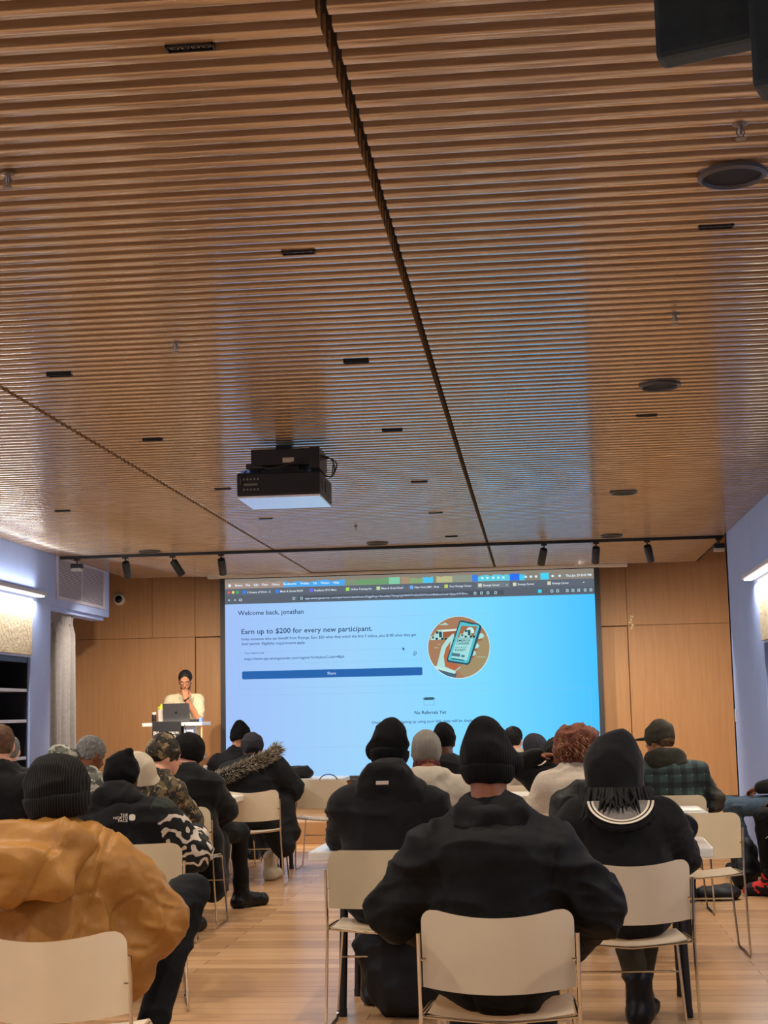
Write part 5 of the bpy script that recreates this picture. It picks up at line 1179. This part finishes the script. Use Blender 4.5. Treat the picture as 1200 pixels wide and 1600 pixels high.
# right edge
M_jean = cloth('blue_jeans', '33414d', '48596a', .8, 12, .4, .003)
person('person in blue jeans and dark jacket at the right edge, hands clasped, seated sideways', 0, 0, 12.72, 82, w=.175, skin='brown', jacket=K3, trousers=M_jean, shoe=SHB, hat=simple_beanie(BK, sc=1.0), seed=97, X=2.03, ztop=1.31, h=.010, arms=dict(wrL=(-.05, .26, .70), wrR=(.05, .24, .70), elL=(-.22, .02, .74), elR=(.22, .02, .74)),
       legs=dict(knL=(-.12, .50, .545), knR=(.10, .52, .55)))
M_redshoe = camo('red_black_trainer', ['141214', 'd2302c', '141214'], 11)
person('person in black trousers and red and black trainers cut off by the right edge', 0, 0, 11.42, 80, w=.18, skin='brown', jacket=K3, trousers=TR, shoe=M_redshoe, hat=simple_beanie(BK, sc=1.0), seed=99, X=1.98, ztop=1.32, h=.010, legs=dict(knL=(-.10, .38, .56), knR=(.10, .36, .56), anL=(-.1, .36, .085), toL=(-.1, .50, .04), anR=(.1, .28, .085), toR=(.1, .42, .04)), arms=dict(wrL=(-.08, .26, .68), wrR=(.1, .22, .66)))

# presenter at the lectern
def presenter():
    Y = 17.68; x = atY(288, 1060, Y)[0]; zt = atY(293, 1049, Y)[2] - STZ; k = zt / 1.70
    root = thing('person', 'bearded man in cream short-sleeved shirt behind the lectern, hand to chin', 'person', (x, Y, STZ), math.radians(180))
    J = dict(pel=V3(0, -.04, .92), chs=V3(0, .0, 1.24), nb=V3(-.02, .035, 1.43), hc=V3(-.035, .10, 1.585), shL=V3(-.165, .03, 1.345), shR=V3(.165, .0, 1.345), elL=V3(-.215, .19, 1.12), wrL=V3(-.075, .255, 1.37), elR=V3(.24, .03, 1.13), wrR=V3(.17, .24, 1.06))
    for q, n in ((-1, 'L'), (1, 'R')): J['hp' + n] = V3(q * .09, -.04, .90); J['kn' + n] = V3(q * .11, .0, .50); J['an' + n] = V3(q * .11, -.02, .085); J['to' + n] = V3(q * .13, .13, .04)
    for a in J: J[a] = J[a] * V3(1, 1, k)
    R = rotm(8, 22, 0); s = SDF(.0065); add_head(s, J['hc'], R, J['nb'])
    s.cap(J['pel'], J['chs'], .11, .115, sq=(1.25, .9, 1), k=.04); s.cap(J['shL'], J['shR'], .055, k=.05); s.cap(J['chs'], J['nb'], .09, .055, k=.05)
    for n in 'LR':
        s.cap(J['sh' + n], J['el' + n], .050, .040, k=.02); s.cap(J['el' + n], J['wr' + n], .041, .027, k=.02)
        s.cap(J['hp' + n], J['kn' + n], .08, .055, k=.03); s.cap(J['kn' + n], J['an' + n], .055, .038, k=.02); s.cap(J['an' + n] + V3(0, -.03, -.03), J['to' + n], .038, .028, k=.02)
    add_hand(s, J['wrL'], V3(.12, -.30, 1), V3(.5, -1, -.2), .95, -1, .6); add_hand(s, J['wrR'], V3(-.3, 1, -.1), V3(0, 0, -1), .5, 1)
    s.build('body', SKINS['tan'], root, smooth=1)
    c = J['hc']; L = lambda a, b, d: c + R @ V3(a, b, d)
    short_hair(root, c, R, HR, .006, 1.0, .002, fz=-.005)
    s = SDF(.006); s.ell(L(0, .028, -.045), (.062, .068, .072), .01, R); s.cap(L(0, .058, -.09), L(0, .05, -.088), .03, k=.02); s.clip(L(0, 0, -.045), R @ V3(0, .35, 1)); s.ell(L(0, .10, -.055), (.026, .02, .010), .005, R, 's'); s.build('beard', HR, root)
    for q in (-1, 1):
        mb = MB(); bm = bmesh.new(); bmesh.ops.create_icosphere(bm, subdivisions=2, radius=.0095); mb.addbm(bm, 0, True); o = mb.build('eye', plain('eye_white', 'd8d0c8', .2), root); o.location = L(q * .03, .080, -.004)
        mb = MB(); mb.tube([L(q * .016, .090, .020), L(q * .032, .091, .025), L(q * .048, .078, .019)], .0045, 6); mb.build('eyebrow', HR, root)
        mb = MB(); bm = bmesh.new(); bmesh.ops.create_icosphere(bm, subdivisions=2, radius=.006); mb.addbm(bm, 0, True); i_ = mb.build('iris', plain('iris_dark', '1d130e', .2), o); i_.location = R @ V3(0, .0055, -.002)
    t = .016; s = SDF(.009); s.cap(J['pel'], J['chs'], .125 + t, .125 + t, sq=(1.22, .9, 1), k=.04); s.cap(J['shL'], J['shR'], .055 + t * .5, k=.05); s.cap(J['chs'], J['nb'] - V3(0, 0, .035), .10, .062, k=.05); s.cap(J['shL'], J['nb'] - V3(0, 0, .04), .055, .05, k=.04); s.cap(J['shR'], J['nb'] - V3(0, 0, .04), .055, .05, k=.04)
    for n in 'LR': m_ = J['sh' + n] * .25 + J['el' + n] * .75; s.cap(J['sh' + n], m_, .055 + t, .052 + t, k=.03)
    s.cap(J['nb'] + V3(-.01, .09, .03), J['nb'] + V3(-.01, .10, -.09), .04, .004, k=.015, op='s')
    s.build('shirt', cloth('cream_knit_shirt', 'b9ae92', 'c6bc9f', .9, 10, .4, .004), root, disp=folds(.008, 101, (8, 8, 10)))
    s = SDF(.011); s.ell(J['pel'], (.16, .12, .1), .03)
    for n in 'LR': s.cap(J['hp' + n], J['kn' + n], .09, .07, k=.03); s.cap(J['kn' + n], J['an' + n] + V3(0, 0, .02), .07, .058, k=.02)
    s.build('trousers', TG, root, disp=folds(.005, 102))
    for n in 'LR':
        s = SDF(.009); s.cap(J['an' + n] + V3(0, -.04, -.04), J['to' + n], .048, .04, k=.02); s.clip((0, 0, .003), (0, 0, -1)); s.build('shoe', SHB, root)
    d = J['wrL'] - J['elL']; d /= np.linalg.norm(d); u_ = np.cross(d, V3(0, 0, 1)); u_ /= np.linalg.norm(u_); w_ = np.cross(d, u_); p = J['wrL'] - d * .01
    mb = MB(); mb.tube([p + (u_ * math.cos(a) + w_ * math.sin(a)) * .031 for a in [2 * PI * i / 16 for i in range(17)]], .007, 8); mb.build('watch', plain('watch_dark', '2c1a16', .4), root)
presenter()
